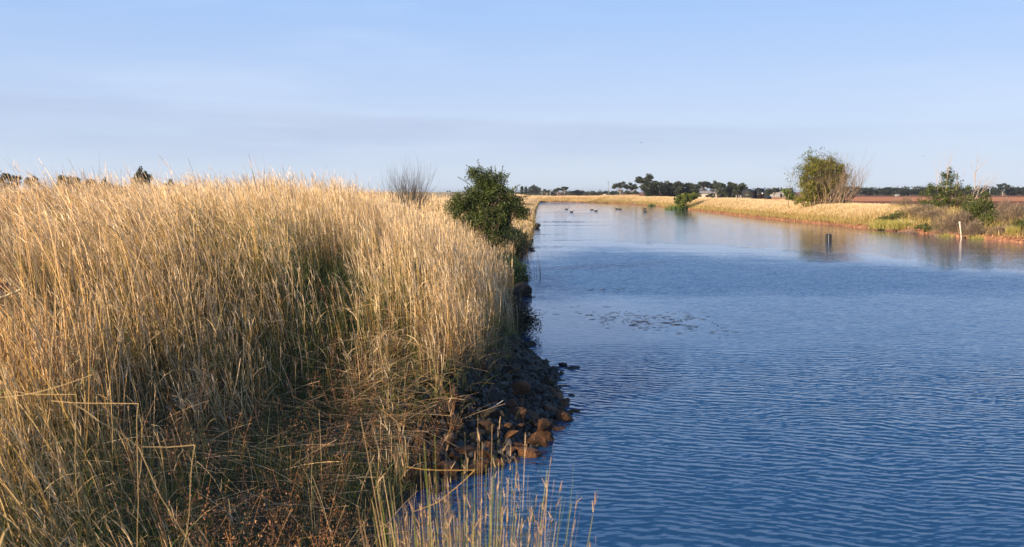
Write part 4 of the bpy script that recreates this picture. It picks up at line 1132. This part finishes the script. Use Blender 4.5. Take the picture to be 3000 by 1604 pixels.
# clods and pebbles along the red shore of the right bank
def clods():
    r = np.random.default_rng(34); base = np.array([(1, 0, 0), (-1, 0, 0), (0, 1, 0), (0, -1, 0), (0, 0, 1), (0, 0, -1)], float)
    fc = np.array([(0, 2, 4), (2, 1, 4), (1, 3, 4), (3, 0, 4), (2, 0, 5), (1, 2, 5), (3, 1, 5), (0, 3, 5)])
    rp = np.array(FARR); o = np.argsort(rp[:, 1]); n = 5000
    y = 58 + r.random(n) ** 1.5 * 140; x = np.interp(y, rp[o, 1], rp[o, 0]) + r.random(n) ** 1.6 * 1.6 - .05
    z = height(x, y); s = (.03 + .09 * r.random(n) ** 2)
    V = (base[None] * s[:, None, None] * r.uniform(.6, 1.3, (n, 6, 3)) + np.stack([x, y, z + s * .3], 1)[:, None]).reshape(-1, 3)
    Fq = (fc[None] + (np.arange(n) * 6)[:, None, None]).reshape(-1, 3)
    C = np.repeat(colmix(n, (.14, .06, .035), (.40, .20, .11), r, .2), 6, 0)
    return V, Fq, C
V, Fq, C = clods(); cd = np_mesh('dirt_clods', V, Fq, M_wood, C); tag(cd, 'red brown earth clods along the shore of the right bank', kind='stuff'); cd['category'] = 'dirt'

# ------------------------------------------------------------------ foreground sedge tuft, broken stalks
def sedge():
    r = np.random.default_rng(44); n = 900
    cx, cy = -.15, 3.7
    x = cx + r.normal(0, .12, n); y = cy + r.normal(0, .22, n)
    z = np.maximum(height(x, y), -.05)
    dx = (x - cx) * 1.1; a = np.arctan2(y - cy, x - cx) + r.normal(0, .5, n); s = .02 + .13 * r.random(n)
    D = unit(np.stack([np.cos(a) * s * .7 - .01, np.sin(a) * s, np.ones(n)], 1))
    want = 2.26 + .09 * r.normal(0, 1, n) - np.abs(x - cx) * .55 - .45 * r.random(n) ** 1.3
    hg = np.clip(want - z, .5, 2.6)
    c1 = colmix(n, (.26, .16, .07), (.58, .40, .22), r, .2); g = (r.random(n) < .36)[:, None]; c1 = np.where(g, colmix(n, (.10, .14, .03), (.24, .24, .06), r, .2), c1)
    acc = Acc()
    V, Fq, C, P = strips(np.stack([x, y, z], 1) - [cx, cy, 0], D, hg, np.stack([np.cos(a) * s * hg * .3, np.sin(a) * s * hg * .2, -s * hg * .12], 1), .0032 + .003 * r.random(n), 9, c1 * .5, c1, 1, .3, 44)
    acc.add(V, Fq, C)
    m = 6; q = r.random(n) < .18
    for T, Dd in zip(P[q][:, -1], unit(P[q][:, -1] - P[q][:, -2])):
        st = T - Dd * (r.random(m) * .08)[:, None]; cc = colmix(m, (.32, .18, .09), (.56, .38, .22), r, .1)
        V, Fq, C, _ = strips(st, unit(Dd + r.normal(0, .3, (m, 3))), .02 + .03 * r.random(m), np.zeros((m, 3)), np.full(m, .004), 1, cc, cc, 1, .3, 1)
        acc.add(V, Fq, C)
    o = acc.build('sedge_clump', M_grass); o.location = (cx, cy, 0)
    return tag(o, 'clump of fine upright sedge rising over the water at the bottom centre', 'sedge')
sedge()
def lodged_straw():
    acc = Acc(); r = np.random.default_rng(48)
    for cx, cy, sx_, sy_, n, ang in ((-1.75, 11.8, .5, .9, 420, .1), (-2.4, 9.6, .7, 1.2, 260, -.3), (-1.25, 13.0, .35, .6, 200, .5), (-3.4, 8.0, 1.3, 1.8, 240, 0), (-4.5, 14, 2, 3, 260, 0)):
        x = cx + r.normal(0, sx_, n); y = cy + r.normal(0, sy_, n); d = sdist(x, y); k = d > .35; x, y = x[k], y[k]; n = len(x)
        z = height(x, y) + .08 + .34 * r.random(n)
        a = ang + r.normal(0, .55, n) + math.pi * (r.random(n) < .5); el = r.normal(.08, .22, n)
        D = np.stack([np.cos(a) * np.cos(el), np.sin(a) * np.cos(el) * .6, np.sin(el)], 1); D = unit(D); ln = .35 + .6 * r.random(n)
        c = colmix(n, (.42, .23, .09), (.85, .60, .34), r, .2)
        V, Fq, C, _ = strips(np.stack([x, y, z], 1) - D * ln[:, None] * .5, D, ln, np.stack([0 * a, 0 * a, -.14 * ln], 1) + r.normal(0, .05, (n, 3)), .004 + .004 * r.random(n), 5, c * .8, c, 1, .4, 480, twist=r.random(n) * 3.1)
        acc.add(V, Fq, C)
    return acc
ls_ = lodged_straw().build('fallen_straw', M_grass); tag(ls_, 'fallen straw lying across the short green growth', kind='stuff'); ls_['category'] = 'straw'
def near_cove_stems():
    acc = Acc(); r = np.random.default_rng(47); n = 1700
    x = r.uniform(-2.4, .6, n); y = r.uniform(4.6, 9.6, n); d = sdist(x, y); k = (d > -.12) & (d < 1.3) & (x / y < -.05 + .04 * r.random(n)); x, y = x[k], y[k]; n = len(x)
    z = height(x, y)
    a = r.random(n) * 6.28; s = .3 * r.random(n); D = unit(np.stack([np.cos(a) * s, np.sin(a) * s, np.ones(n)], 1)); hg = np.clip(.45 + .5 * r.random(n) + (-.12 - x / y) * 1.2, .3, 1.0)
    c = colmix(n, (.02, .035, .008), (.06, .055, .02), r, .2); q = (r.random(n) < .09)[:, None]; c = np.where(q, colmix(n, (.35, .24, .12), (.55, .40, .22), r, .1), c)  # near-black rush colour stands in for the cove's deep shade
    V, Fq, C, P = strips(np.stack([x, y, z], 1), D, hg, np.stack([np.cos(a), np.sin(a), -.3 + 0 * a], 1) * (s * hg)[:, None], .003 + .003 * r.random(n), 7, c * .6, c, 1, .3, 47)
    acc.add(V, Fq, C)
    return acc
ns_ = near_cove_stems().build('rushes', M_grass); tag(ns_, 'thin rushes in the cove at the bottom, shade painted into their colour', kind='stuff'); ns_['category'] = 'rushes'
def bent_stalk(pts, label, w_=.006, col=(.50, .34, .16)):
    rj = random.Random(len(label)); fine = [Vector(pts[0])]
    for a, b in zip(pts[:-1], pts[1:]):
        a = Vector(a); b = Vector(b); L_ = (b - a).length; off = Vector((rj.uniform(-1, 1), rj.uniform(-1, 1), rj.uniform(-1, 1))) * L_ * .05
        for k in (1, 2, 3, 4): fine.append(a.lerp(b, k / 4) + off * math.sin(k / 4 * math.pi) + Vector((rj.uniform(-1, 1), 0, rj.uniform(-1, 1))) * L_ * .008)
    pts = fine
    p0 = Vector(pts[0]); segs = [(np.array(Vector(a) - p0), np.array(Vector(b) - p0), w_ * .3 * (1 - .03 * i), w_ * .3 * (1 - .03 * (i + 1))) for i, (a, b) in enumerate(zip(pts[:-1], pts[1:]))]
    V, Fq = tubes(segs, 6); o = np_mesh('bent_stalk', V, Fq, M_wood, np.tile(col, (len(V), 1))); o.location = p0
    return tag(o, label, 'stalk', 'broken straw stalks in the foreground')
bs = lambda l, *a, **k: bent_stalk([world_at(*q) for q in a], l, **k)
bs('thick broken stalk slanting down to the right at lower left', (215, 1185, 3.6), (290, 1235, 3.62), (405, 1310, 3.7), (560, 1600, 3.8), w_=.007)
bs('broken stalk bent to a right angle at lower centre left', (415, 1310, 3.55), (570, 1305, 3.6), (562, 1360, 3.62), (535, 1620, 3.7), w_=.005)
bs('broken stalk with a level top left of the thick slanting one', (150, 1175, 3.9), (405, 1182, 3.9), (402, 1300, 3.9), (400, 1620, 3.95), w_=.005)
bs('pale stalk rising to the right across the left foreground', (0, 1165, 4.0), (150, 1140, 4.02), (272, 1098, 4.05), w_=.006)
bs('level stalk with a sharp bend above the broken ones', (40, 1147, 4.2), (222, 1156, 4.2), (225, 1180, 4.2), (230, 1500, 4.3), w_=.005)
bs('orange stalk folded into a wedge over the dark cove', (1190, 1368, 4.4), (1390, 1378, 4.45), (1280, 1475, 4.5), (1210, 1500, 4.5), w_=.006, col=(.46, .26, .08))
bs('grey stalk lying diagonally over the riprap', (1378, 1097, 13.7), (1430, 1115, 13.9), (1478, 1172, 13.9), w_=.012, col=(.55, .46, .34))
bs('short pale stick lying on the riprap slope', (1425, 1201, 13.2), (1474, 1174, 13.3), w_=.016, col=(.70, .64, .52))
bs('blurred pale stub sticking up at the bottom left corner', (0, 1600, 2.0), (14, 1560, 2.0), (28, 1545, 2.02), w_=.009)
bs('thin bent stalk leaning out over the water right of the grass', (1490, 975, 22.5), (1545, 915, 22.5), (1570, 893, 22.5), w_=.014, col=(.05, .05, .04))
bs('thin dark stalk reaching over the water below the dark bush', (1553, 672, 50), (1596, 692, 50), w_=.04, col=(.16, .13, .1))

# weathered log pile seen through the grass at the left edge
def log(px0, py0, px1, py1, Y, rad, label, col):
    a = world_at(px0, py0, Y); b = world_at(px1, py1, Y + .15); r = np.random.default_rng(int(px1 + py1))
    n = 9; P = [np.array(a.lerp(b, i / n)) + r.normal(0, rad * .12, 3) for i in range(n + 1)]
    segs = [(P[i] - np.array(a), P[i + 1] - np.array(a), rad * (1 + .12 * math.sin(i * 2)), rad * (1 + .12 * math.sin(i * 2 + 2))) for i in range(n)]
    segs.append((P[n] - np.array(a), P[n] - np.array(a) + unit(P[n] - P[n - 1]) * .01, rad, .001))
    V, Fq = tubes(segs, 10); o = np_mesh('log', V, Fq, M_wood, np.tile(col, (len(V), 1)) * (.85 + .3 * np.repeat(r.random(len(segs)), 20)[:, None])); o.location = a
    tag(o, label, 'log', 'old logs at the left edge')
log(-70, 838, 22, 842, 9.8, .05, 'upper red brown log end poking out of grass at the left edge', (.22, .11, .08))
log(-70, 872, 18, 866, 9.6, .045, 'lower sawn log end with a pale tip at the left edge', (.42, .27, .18))
log(-40, 890, 60, 850, 9.5, .012, 'thin pale stick leaning across the two log ends', (.58, .46, .26))

# ------------------------------------------------------------------ floating weed
def floating():
    r = np.random.default_rng(55); n = 230
    V0 = []; F0 = []; C0 = []; k = 0
    spots = []
    for _ in range(n):
        px = 1905 + r.normal() * 105; py = 943 + r.normal() * 14 + (px - 1895) * .08
        spots.append((px, py))
    for _ in range(60): spots.append((1650 + r.normal() * 28, 650 + r.normal() * .8 + 0))
    for _ in range(22): spots.append((1640 + r.normal() * 12, 621.5 + .3 * r.normal()))
    for _ in range(26): spots.append((1800 + r.normal() * 60, 852 + r.normal() * 3))
    for px, py in spots:
        Y = H * F / (py - HY); x = (px - CX) / F * Y; l = (.02 + .10 * r.random() ** 2) * (Y / 24 if Y < 60 else 2.0); a = r.normal() * .35
        wv_ = l * (.06 + .10 * r.random()); u = np.array([math.cos(a), math.sin(a), 0]); v = np.array([-u[1], u[0], 0]); c = np.array([x, Y, .006])
        q = [c - u * l, c - v * wv_ + [0, 0, .004], c + u * l + [0, 0, .012 * r.random()], c + v * wv_]
        top = [p + np.array([0, 0, .004]) for p in q]
        V0 += q + top; F0 += [(k, k + 1, k + 5, k + 4), (k + 1, k + 2, k + 6, k + 5), (k + 2, k + 3, k + 7, k + 6), (k + 3, k, k + 4, k + 7), (k + 4, k + 5, k + 6, k + 7)]; k += 8
        C0 += [np.array([.03, .022, .016]) * r.uniform(.5, 1.8)] * 8
    return np.array(V0), np.array(F0), np.array(C0)
V, Fq, C = floating(); fl = np_mesh('floating_weed', V, Fq, M_wood, C); tag(fl, 'dark scraps of weed floating on the canal', kind='stuff'); fl['category'] = 'weed'

# ------------------------------------------------------------------ built things
import bmesh
def bm_obj(name, fn, mat, parent=None, smooth=False):
    bm = bmesh.new(); fn(bm); me = bpy.data.meshes.new(name); bm.to_mesh(me); bm.free()
    if smooth: me.polygons.foreach_set('use_smooth', np.ones(len(me.polygons), bool))
    me.materials.append(mat); o = bpy.data.objects.new(name, me); sc.collection.objects.link(o)
    if parent: o.parent = parent
    return o
def lathe(profile, seg=32, cx=0, cy=0):
    def fn(bm):
        rings = []
        for rr_, z in profile:
            rings.append([bm.verts.new((cx + rr_ * math.cos(i / seg * 6.28318), cy + rr_ * math.sin(i / seg * 6.28318), z)) for i in range(seg)])
        for a, b in zip(rings[:-1], rings[1:]):
            for i in range(seg): bm.faces.new((a[i], a[(i + 1) % seg], b[(i + 1) % seg], b[i]))
        bm.faces.new(rings[-1]); bm.faces.new(rings[0][::-1])
    return fn
def box(x0, x1, y0, y1, z0, z1, bev=0.0):
    def fn(bm):
        g = bmesh.ops.create_cube(bm, size=1); 
        for v in g['verts']: v.co = Vector(((x0 + x1) / 2 + v.co.x * (x1 - x0), (y0 + y1) / 2 + v.co.y * (y1 - y0), (z0 + z1) / 2 + v.co.z * (z1 - z0)))
        if bev: bmesh.ops.bevel(bm, geom=bm.edges[:], offset=bev, segments=2, affect='EDGES')
    return fn
M_poly = plain_mat('black_poly', (.018, .019, .024), .38, .3, 3, .5)
M_polyd = plain_mat('dark_poly', (.030, .032, .032), .5, .3, 3, .4)
M_white = plain_mat('white_paint', (.72, .71, .66), .6, .2, 6)
M_conc = plain_mat('pale_concrete', (.62, .56, .48), .85, .3, 5, bump=.3)
M_roof = plain_mat('grey_roof_sheet', (.34, .30, .26), .55, .3, 2)
M_wall = plain_mat('pale_wall', (.33, .33, .32), .7, .15, 2)
M_dark = plain_mat('dark_opening', (.01, .01, .01), .8)
M_post = plain_mat('weathered_timber', (.62, .50, .38), .8, .3, 12, col2=(.45, .30, .2))
# tanks
Yt = 200.0
def tank(px0, px1, py_wall, py_apex, mat, label, panel, ribs):
    x0 = (px0 - CX) / F * Yt; x1 = (px1 - CX) / F * Yt; rad = (x1 - x0) / 2; cx = (x0 + x1) / 2; gz = float(height(cx, Yt))
    root = empty('water_tank', (cx, Yt, gz)); tag(root, label, 'tank', 'black water tanks behind the right bank')
    wz = H - (py_wall - HY) / F * Yt - gz; az = H - (py_apex - HY) / F * Yt - gz
    prof = [(rad, 0)]
    for i in range(ribs):
        z = wz * (i + .5) / ribs; prof += [(rad, z - .04), (rad + .025, z - .02), (rad + .025, z + .02), (rad, z + .04)]
    prof.append((rad, wz))
    bm_obj('wall', lathe(prof, 40), mat, root, True)
    rf = bm_obj('roof', lathe([(rad + .05, wz - .06), (rad + .05, wz + .01), (rad * .2, az - .03), (.01, az)], 40), mat, root)
    bm_obj('lid', lathe([(.24, 0), (.26, .08), (.05, .12)], 20), mat, rf).location = (-rad * .3, 0, wz + (az - wz) * .62)
    if panel:
        px, py, pw = panel; X = (px - CX) / F * Yt - cx; Z = H - (py - HY) / F * Yt - gz
        bm_obj('sign_plate', box(X - pw, X + pw, -rad * math.sqrt(max(.01, 1 - (X / rad) ** 2)) - .07, -rad * math.sqrt(max(.01, 1 - (X / rad) ** 2)) + .03, Z - pw * 1.15, Z + pw * 1.15, .02), M_white, root)
    bm_obj('outlet_pipe', box(rad * .3, rad * .42, -rad - .12, -rad + .2, .15, .3, .03), mat, root)
tank(2175, 2214, 560, 553.5, M_polyd, 'wide dark tank with a conical roof, left of the pair', None, 3)
tank(2211, 2239, 553.5, 551.3, M_poly, 'taller black cylindrical tank with a small white plate', (2230, 567, .13), 1)
# low black tank beyond
Yt = 215.0
tank(2236, 2260, 577, 574, M_poly, 'low black tank lying just right of the taller one', None, 1)

# mast
pm = world_at(1782, 570, 520)
root = empty('mast', (pm.x, 520, float(height(pm.x, 520)))); tag(root, 'thin grey mast rising alone above the low horizon trees', 'mast')
V, Fq = tubes([(np.array((0, 0, -.3)), np.array((0, 0, 8.0)), .16, .12)], 6); np_mesh('pole', V, Fq, M_wood, np.tile((.22, .22, .22), (len(V), 1)), parent=root)
V, Fq = tubes([(np.array((-.45, 0, 7.6)), np.array((.45, 0, 7.6)), .07, .07), (np.array((-.35, 0, 6.9)), np.array((.35, 0, 6.9)), .06, .06)], 4); np_mesh('crossbar', V, Fq, M_wood, np.tile((.2, .2, .2), (len(V), 1)), parent=root)
for px, tp, lb in ((1588, 551, 'thin pale pole in front of the flat topped far tree'), (1612, 557, 'short pale pole left of the twin gums'), (2900, 551, 'white pole in front of the far tree line at the right')):
    pm = world_at(px, 570, 470); gz = float(height(pm.x, 470)); o_h = H - (tp - HY) / F * 470 - gz
    V, Fq = tubes([(np.array((0, 0, -.3)), np.array((0, 0, o_h)), .09, .07), (np.array((-.4, 0, o_h - .3)), np.array((.4, 0, o_h - .3)), .05, .05)], 6); o = np_mesh('pole', V, Fq, M_wood, np.tile((.5, .5, .5), (len(V), 1))); o.location = (pm.x, 470, gz); tag(o, lb, 'pole', 'distant poles')

# buildings
def shed(px0, px1, py_ridge, py_eave, Y, label, wall, roof, depth=9):
    x0 = (px0 - CX) / F * Y; x1 = (px1 - CX) / F * Y; cx = (x0 + x1) / 2; gz = float(height(cx, Y)); hw = (x1 - x0) / 2
    e = H - (py_eave - HY) / F * Y - gz; rg = H - (py_ridge - HY) / F * Y - gz
    root = empty('farm_shed', (cx, Y, gz)); tag(root, label, 'shed')
    bm_obj('wall', box(-hw, hw, 0, depth, -.3, e), wall, root)
    def rf(bm):
        o = min(.3, hw * .12); v = [bm.verts.new(q) for q in ((-hw - o, -o, e), (hw + o, -o, e), (hw + o, depth + o, e), (-hw - o, depth + o, e), (-hw * .55, depth / 2, rg), (hw * .55, depth / 2, rg), (-hw - o, -o, e + .08), (hw + o, -o, e + .08), (hw + o, depth + o, e + .08), (-hw - o, depth + o, e + .08))]
        bm.faces.new((v[0], v[1], v[7], v[6])); bm.faces.new((v[1], v[2], v[8], v[7])); bm.faces.new((v[2], v[3], v[9], v[8])); bm.faces.new((v[3], v[0], v[6], v[9]))
        bm.faces.new((v[6], v[7], v[5], v[4])); bm.faces.new((v[8], v[9], v[4], v[5])); bm.faces.new((v[7], v[8], v[5])); bm.faces.new((v[9], v[6], v[4])); bm.faces.new((v[3], v[2], v[1], v[0]))
    bm_obj('roof', rf, roof, root)
    bm_obj('door', box(-hw * .2, hw * .15, -.06, .04, 0, e * .7), M_dark, root)
    return root
shed(2046, 2098, 559.5, 567.5, 345, 'low farm building with a weathered grey brown roof among trees', M_conc, M_roof)
shed(2272, 2306, 560.5, 563, 420, 'white shed between the black tanks and the willow bush', M_wall, M_wall)
shed(2150, 2172, 564, 567, 360, 'tiny pale shed glimpsed left of the conical roofed tank', M_wall, M_wall, 5)
shed(2628, 2635, 570, 571, 500, 'tiny white shed before the far tree line', M_wall, M_wall, 3)
# pump box on the far bank
pb = world_at(1773, 572, 330); gz = float(height(pb.x, 330))
root = empty('pump_box', (pb.x, 330, gz)); tag(root, 'small open white box with a dark mouth on the far bank', 'box')
hz = H - (569.5 - HY) / F * 330 - gz
bm_obj('housing', box(-.5, .5, 0, .9, 0, hz, .03), M_white, root); bm_obj('opening', box(-.22, .46, -.04, .1, .3, hz - .15), M_dark, root)
# white concrete blocks at right edge
G3 = 'white concrete blocks above the right bank'
for i, (a, b, py, lb) in enumerate(((2942, 2975, 613.5, 'pale concrete block above the right bank, left of the dark gap'), (2985, 3030, 612.5, 'pale concrete block running out of the right edge'))):
    Y = 97; A = world_at(a, py, Y); B = world_at(b, py, Y); gz = float(height(A.x, Y))
    bo = bm_obj('concrete_block', box(0, B.x - A.x, 0, .35, -.4 - (A.z - gz), .0, .03), M_conc); bo.location = (A.x, Y, A.z); tag(bo, lb, 'concrete block', G3)
# black drum in the water
Yd = 66.0; pd = world_at(2427.5, 0, Yd)
root = empty('drum', (pd.x, Yd, -.1)); tag(root, 'black plastic drum standing out of the canal with a light vertical stripe', 'drum'); root.scale = (1.12, 1.12, 1.15)
bm_obj('left_shell', lathe([(.085, 0), (.095, .02), (.095, .24), (.1, .25), (.1, .27), (.095, .28), (.095, .49), (.085, .51)], 20), M_poly, root, False).location = (-.085, 0, 0)
bm_obj('right_shell', lathe([(.095, 0), (.105, .02), (.105, .49), (.095, .51)], 20), M_poly, root, False).location = (.075, .02, 0)
bm_obj('seam_strip', box(-.038, -.02, -.115, -.08, .0, .47, .004), plain_mat('grey_strip', (.40, .40, .42), .4), root)
bm_obj('cap', lathe([(.03, .5), (.03, .54), (.005, .55)], 12), M_poly, root).location = (-.085, 0, 0)
# white stake
ps = world_at(2819, 697, 71); 
tp = world_at(2812, 650, 71)
V, Fq = tubes([(np.array((0, 0, -.5)), np.array((tp.x - ps.x, 0, tp.z - .12)), .045, .045), (np.array((tp.x - ps.x, 0, tp.z - .12)), np.array((tp.x - ps.x - .02, 0, tp.z)), .07, .07), (np.array((tp.x - ps.x - .02, 0, tp.z)), np.array((tp.x - ps.x - .02, 0, tp.z + .01)), .07, .001)], 8)
o = np_mesh('stake', V, Fq, M_wood, np.tile((.80, .66, .54), (len(V), 1))); o.location = (ps.x, 71, 0); tag(o, 'pale wooden stake leaning slightly in the shore of the right bank', 'stake')
def driftlog(px, py, Y, ln, ang, rad, label, col):
    p = world_at(px, py, Y); r = np.random.default_rng(int(px)); n = 7; d = np.array((math.cos(ang), 0, math.sin(ang)))
    P = [d * ln * i / n + r.normal(0, rad * .3, 3) for i in range(n + 1)]
    segs = [(P[i], P[i + 1], rad * (1 - .08 * i), rad * (1 - .08 * (i + 1))) for i in range(n)]
    segs.append((P[3], P[3] + np.array((.15, -.05, .3)) * ln * .5, rad * .5, rad * .2))
    V, Fq = tubes(segs, 7); o = np_mesh('driftwood', V, Fq, M_wood, np.tile(col, (len(V), 1))); o.location = p; tag(o, label, 'driftwood', 'driftwood along the shores')
driftlog(1853, 596, 255, 1.4, .0, .09, 'pale driftwood lying on the shore of the far pale bank', (.6, .5, .42))
driftlog(1858, 599, 250, 1.6, 2.3, .07, 'dark forked driftwood snag sticking up from the far shore', (.16, .10, .07))
driftlog(2822, 694, 70.5, 1.1, .25, .06, 'brown driftwood wedged beside the white stake', (.24, .16, .09))
driftlog(2760, 621, 86, 2.0, -.05, .06, 'bleached log lying below the dead branched bush', (.62, .52, .42))
driftlog(2630, 640, 82, .8, -.6, .02, 'thin bleached stick slanting into the grey twig heap', (.60, .48, .38))
driftlog(2664, 650, 78, .45, .1, .02, 'short pale stick on the grey twig heap', (.5, .42, .34))

# ------------------------------------------------------------------ ducks and birds
M_duck = plain_mat('dark_feathers', (.030, .024, .020), .7, .4, 30, col2=(.07, .055, .045))
M_bill = plain_mat('grey_bill', (.10, .09, .08), .5)
def duck_body(bm, wing=False):
    rings = [(-.24, .115, .012, .012), (-.20, .10, .04, .025), (-.12, .075, .075, .055), (0, .06, .09, .07), (.10, .07, .078, .07), (.16, .10, .05, .055), (.18, .15, .030, .034), (.19, .20, .026, .028), (.20, .235, .036, .034), (.225, .245, .034, .034), (.25, .24, .018, .018)]
    R_ = []
    for x, z, ry_, rz_ in rings:
        R_.append([bm.verts.new((x + (.02 * math.cos(t) if z > .14 else 0), ry_ * math.sin(t), z + rz_ * math.cos(t))) for t in [i / 12 * 6.28318 for i in range(12)]])
    for a, b in zip(R_[:-1], R_[1:]):
        for i in range(12): bm.faces.new((a[i], a[(i + 1) % 12], b[(i + 1) % 12], b[i]))
    bm.faces.new(R_[0][::-1]); bm.faces.new(R_[-1])
def duck_bill(bm):
    v = [bm.verts.new(q) for q in ((.25, -.014, .235), (.25, .014, .235), (.25, .012, .248), (.25, -.012, .248), (.30, -.016, .226), (.30, .016, .226), (.30, .012, .232), (.30, -.012, .232))]
    for f in ((0, 1, 2, 3), (7, 6, 5, 4), (0, 4, 5, 1), (1, 5, 6, 2), (2, 6, 7, 3), (3, 7, 4, 0)): bm.faces.new([v[i] for i in f])
dproto = None
ducks = [(1660, 614, 0, 'duck farthest left, alone and smallest looking'), (1675, 622, .1, 'duck at the end of a thin dark line on the water'), (1734, 615.5, 3.0, 'upper left duck of the pair in mid canal'), (1746, 619, .2, 'lower right duck of the pair in mid canal'),
         (1807, 613, 3.3, 'left duck of the level pair under the tree reflections'), (1817, 613.8, .1, 'right duck of the level pair under the tree reflections'), (1889, 612.5, 3.1, 'upper duck of the rightmost stacked pair'), (1889, 620.5, 3.1, 'lower duck of the rightmost stacked pair')]
for px, py, rz, lb in ducks:
    Y = H * F / (py + .6 - HY); x = (px - CX) / F * Y
    root = empty('duck', (x, Y, -.02), rz); root.scale = (2.1, 2.1, 1.7) if Y > 165 else (1.8, 1.8, 1.5)
    root.scale = (1.7, 1.7, 1.5)
    if dproto is None:
        dproto = (bm_obj('body', duck_body, M_duck, None, True), bm_obj('bill', duck_bill, M_bill)); parts = dproto
    else:
        parts = [p.copy() for p in dproto]; [sc.collection.objects.link(p) for p in parts]
    for p in parts: p.parent = root
    tag(root, lb, 'duck', 'ducks swimming on the canal')
def perched(loc):
    root = empty('bird', loc); tag(root, 'small dark bird perched on the top twig of the largest right bank bush', 'bird')
    def body(bm):
        rings = [(-.16, -.06, .012, .006), (-.08, -.01, .02, .015), (-.03, .03, .05, .045), (.03, .07, .06, .055), (.07, .12, .045, .045), (.09, .16, .04, .04), (.12, .175, .03, .028), (.145, .175, .008, .008)]
        R_ = [[bm.verts.new((x, ry_ * math.sin(t), z + rz_ * math.cos(t))) for t in [i / 10 * 6.28318 for i in range(10)]] for x, z, ry_, rz_ in rings]
        for a, b in zip(R_[:-1], R_[1:]):
            for i in range(10): bm.faces.new((a[i], a[(i + 1) % 10], b[(i + 1) % 10], b[i]))
        bm.faces.new(R_[0][::-1]); bm.faces.new(R_[-1])
    bm_obj('body', body, M_duck, root, True); root.scale = (1.25, 1.25, 1.25)
perched(perch)
def flying(px, py, Y, label):
    p = world_at(px, py, Y); root = empty('bird', p, 1.0); tag(root, label, 'bird', 'small birds in flight')
    def body(bm):
        rings = [(-.2, .004, .03), (-.1, .03, .03), (0, .045, .045), (.1, .035, .035), (.15, .028, .028), (.2, .004, .004)]
        R_ = [[bm.verts.new((x, ry_ * math.sin(t), rz_ * math.cos(t))) for t in [i / 8 * 6.28318 for i in range(8)]] for x, ry_, rz_ in rings]
        for a, b in zip(R_[:-1], R_[1:]):
            for i in range(8): bm.faces.new((a[i], a[(i + 1) % 8], b[(i + 1) % 8], b[i]))
    bm_obj('body', body, M_duck, root, True)
    for s in (-1, 1):
        def wing(bm):
            v = [bm.verts.new(q) for q in ((.07, .03 * s, .01), (-.06, .03 * s, .01), (-.04, .2 * s, .09), (.09, .2 * s, .1), (-.05, .4 * s, .05), (.0, .42 * s, .05))]
            bm.faces.new((v[0], v[1], v[2], v[3])); bm.faces.new((v[3], v[2], v[4], v[5]))
            g = bmesh.ops.solidify(bm, geom=bm.faces[:], thickness=.012)
        bm_obj('wing', wing, M_duck, root)
flying(1878, 419, 170, 'tiny distant bird flying above the horizon trees'); flying(2704, 457, 150, 'tiny bird flying between the two right bank bushes')

# ------------------------------------------------------------------ light air haze over the plain
def haze():
    m = bpy.data.materials.new('haze_air'); m.use_nodes = True; t = m.node_tree; t.nodes.clear()
    out = t.nodes.new('ShaderNodeOutputMaterial'); v = t.nodes.new('ShaderNodeVolumePrincipled')
    v.inputs['Color'].default_value = (.80, .88, 1, 1); v.inputs['Density'].default_value = .00013; v.inputs['Anisotropy'].default_value = .2
    t.links.new(v.outputs[0], out.inputs['Volume'])
    o = bm_obj('haze', box(-4400, 4400, -60, 8500, -3, 16), m); tag(o, 'thin pale air haze over the plain', kind='stuff'); o['category'] = 'haze'
haze()
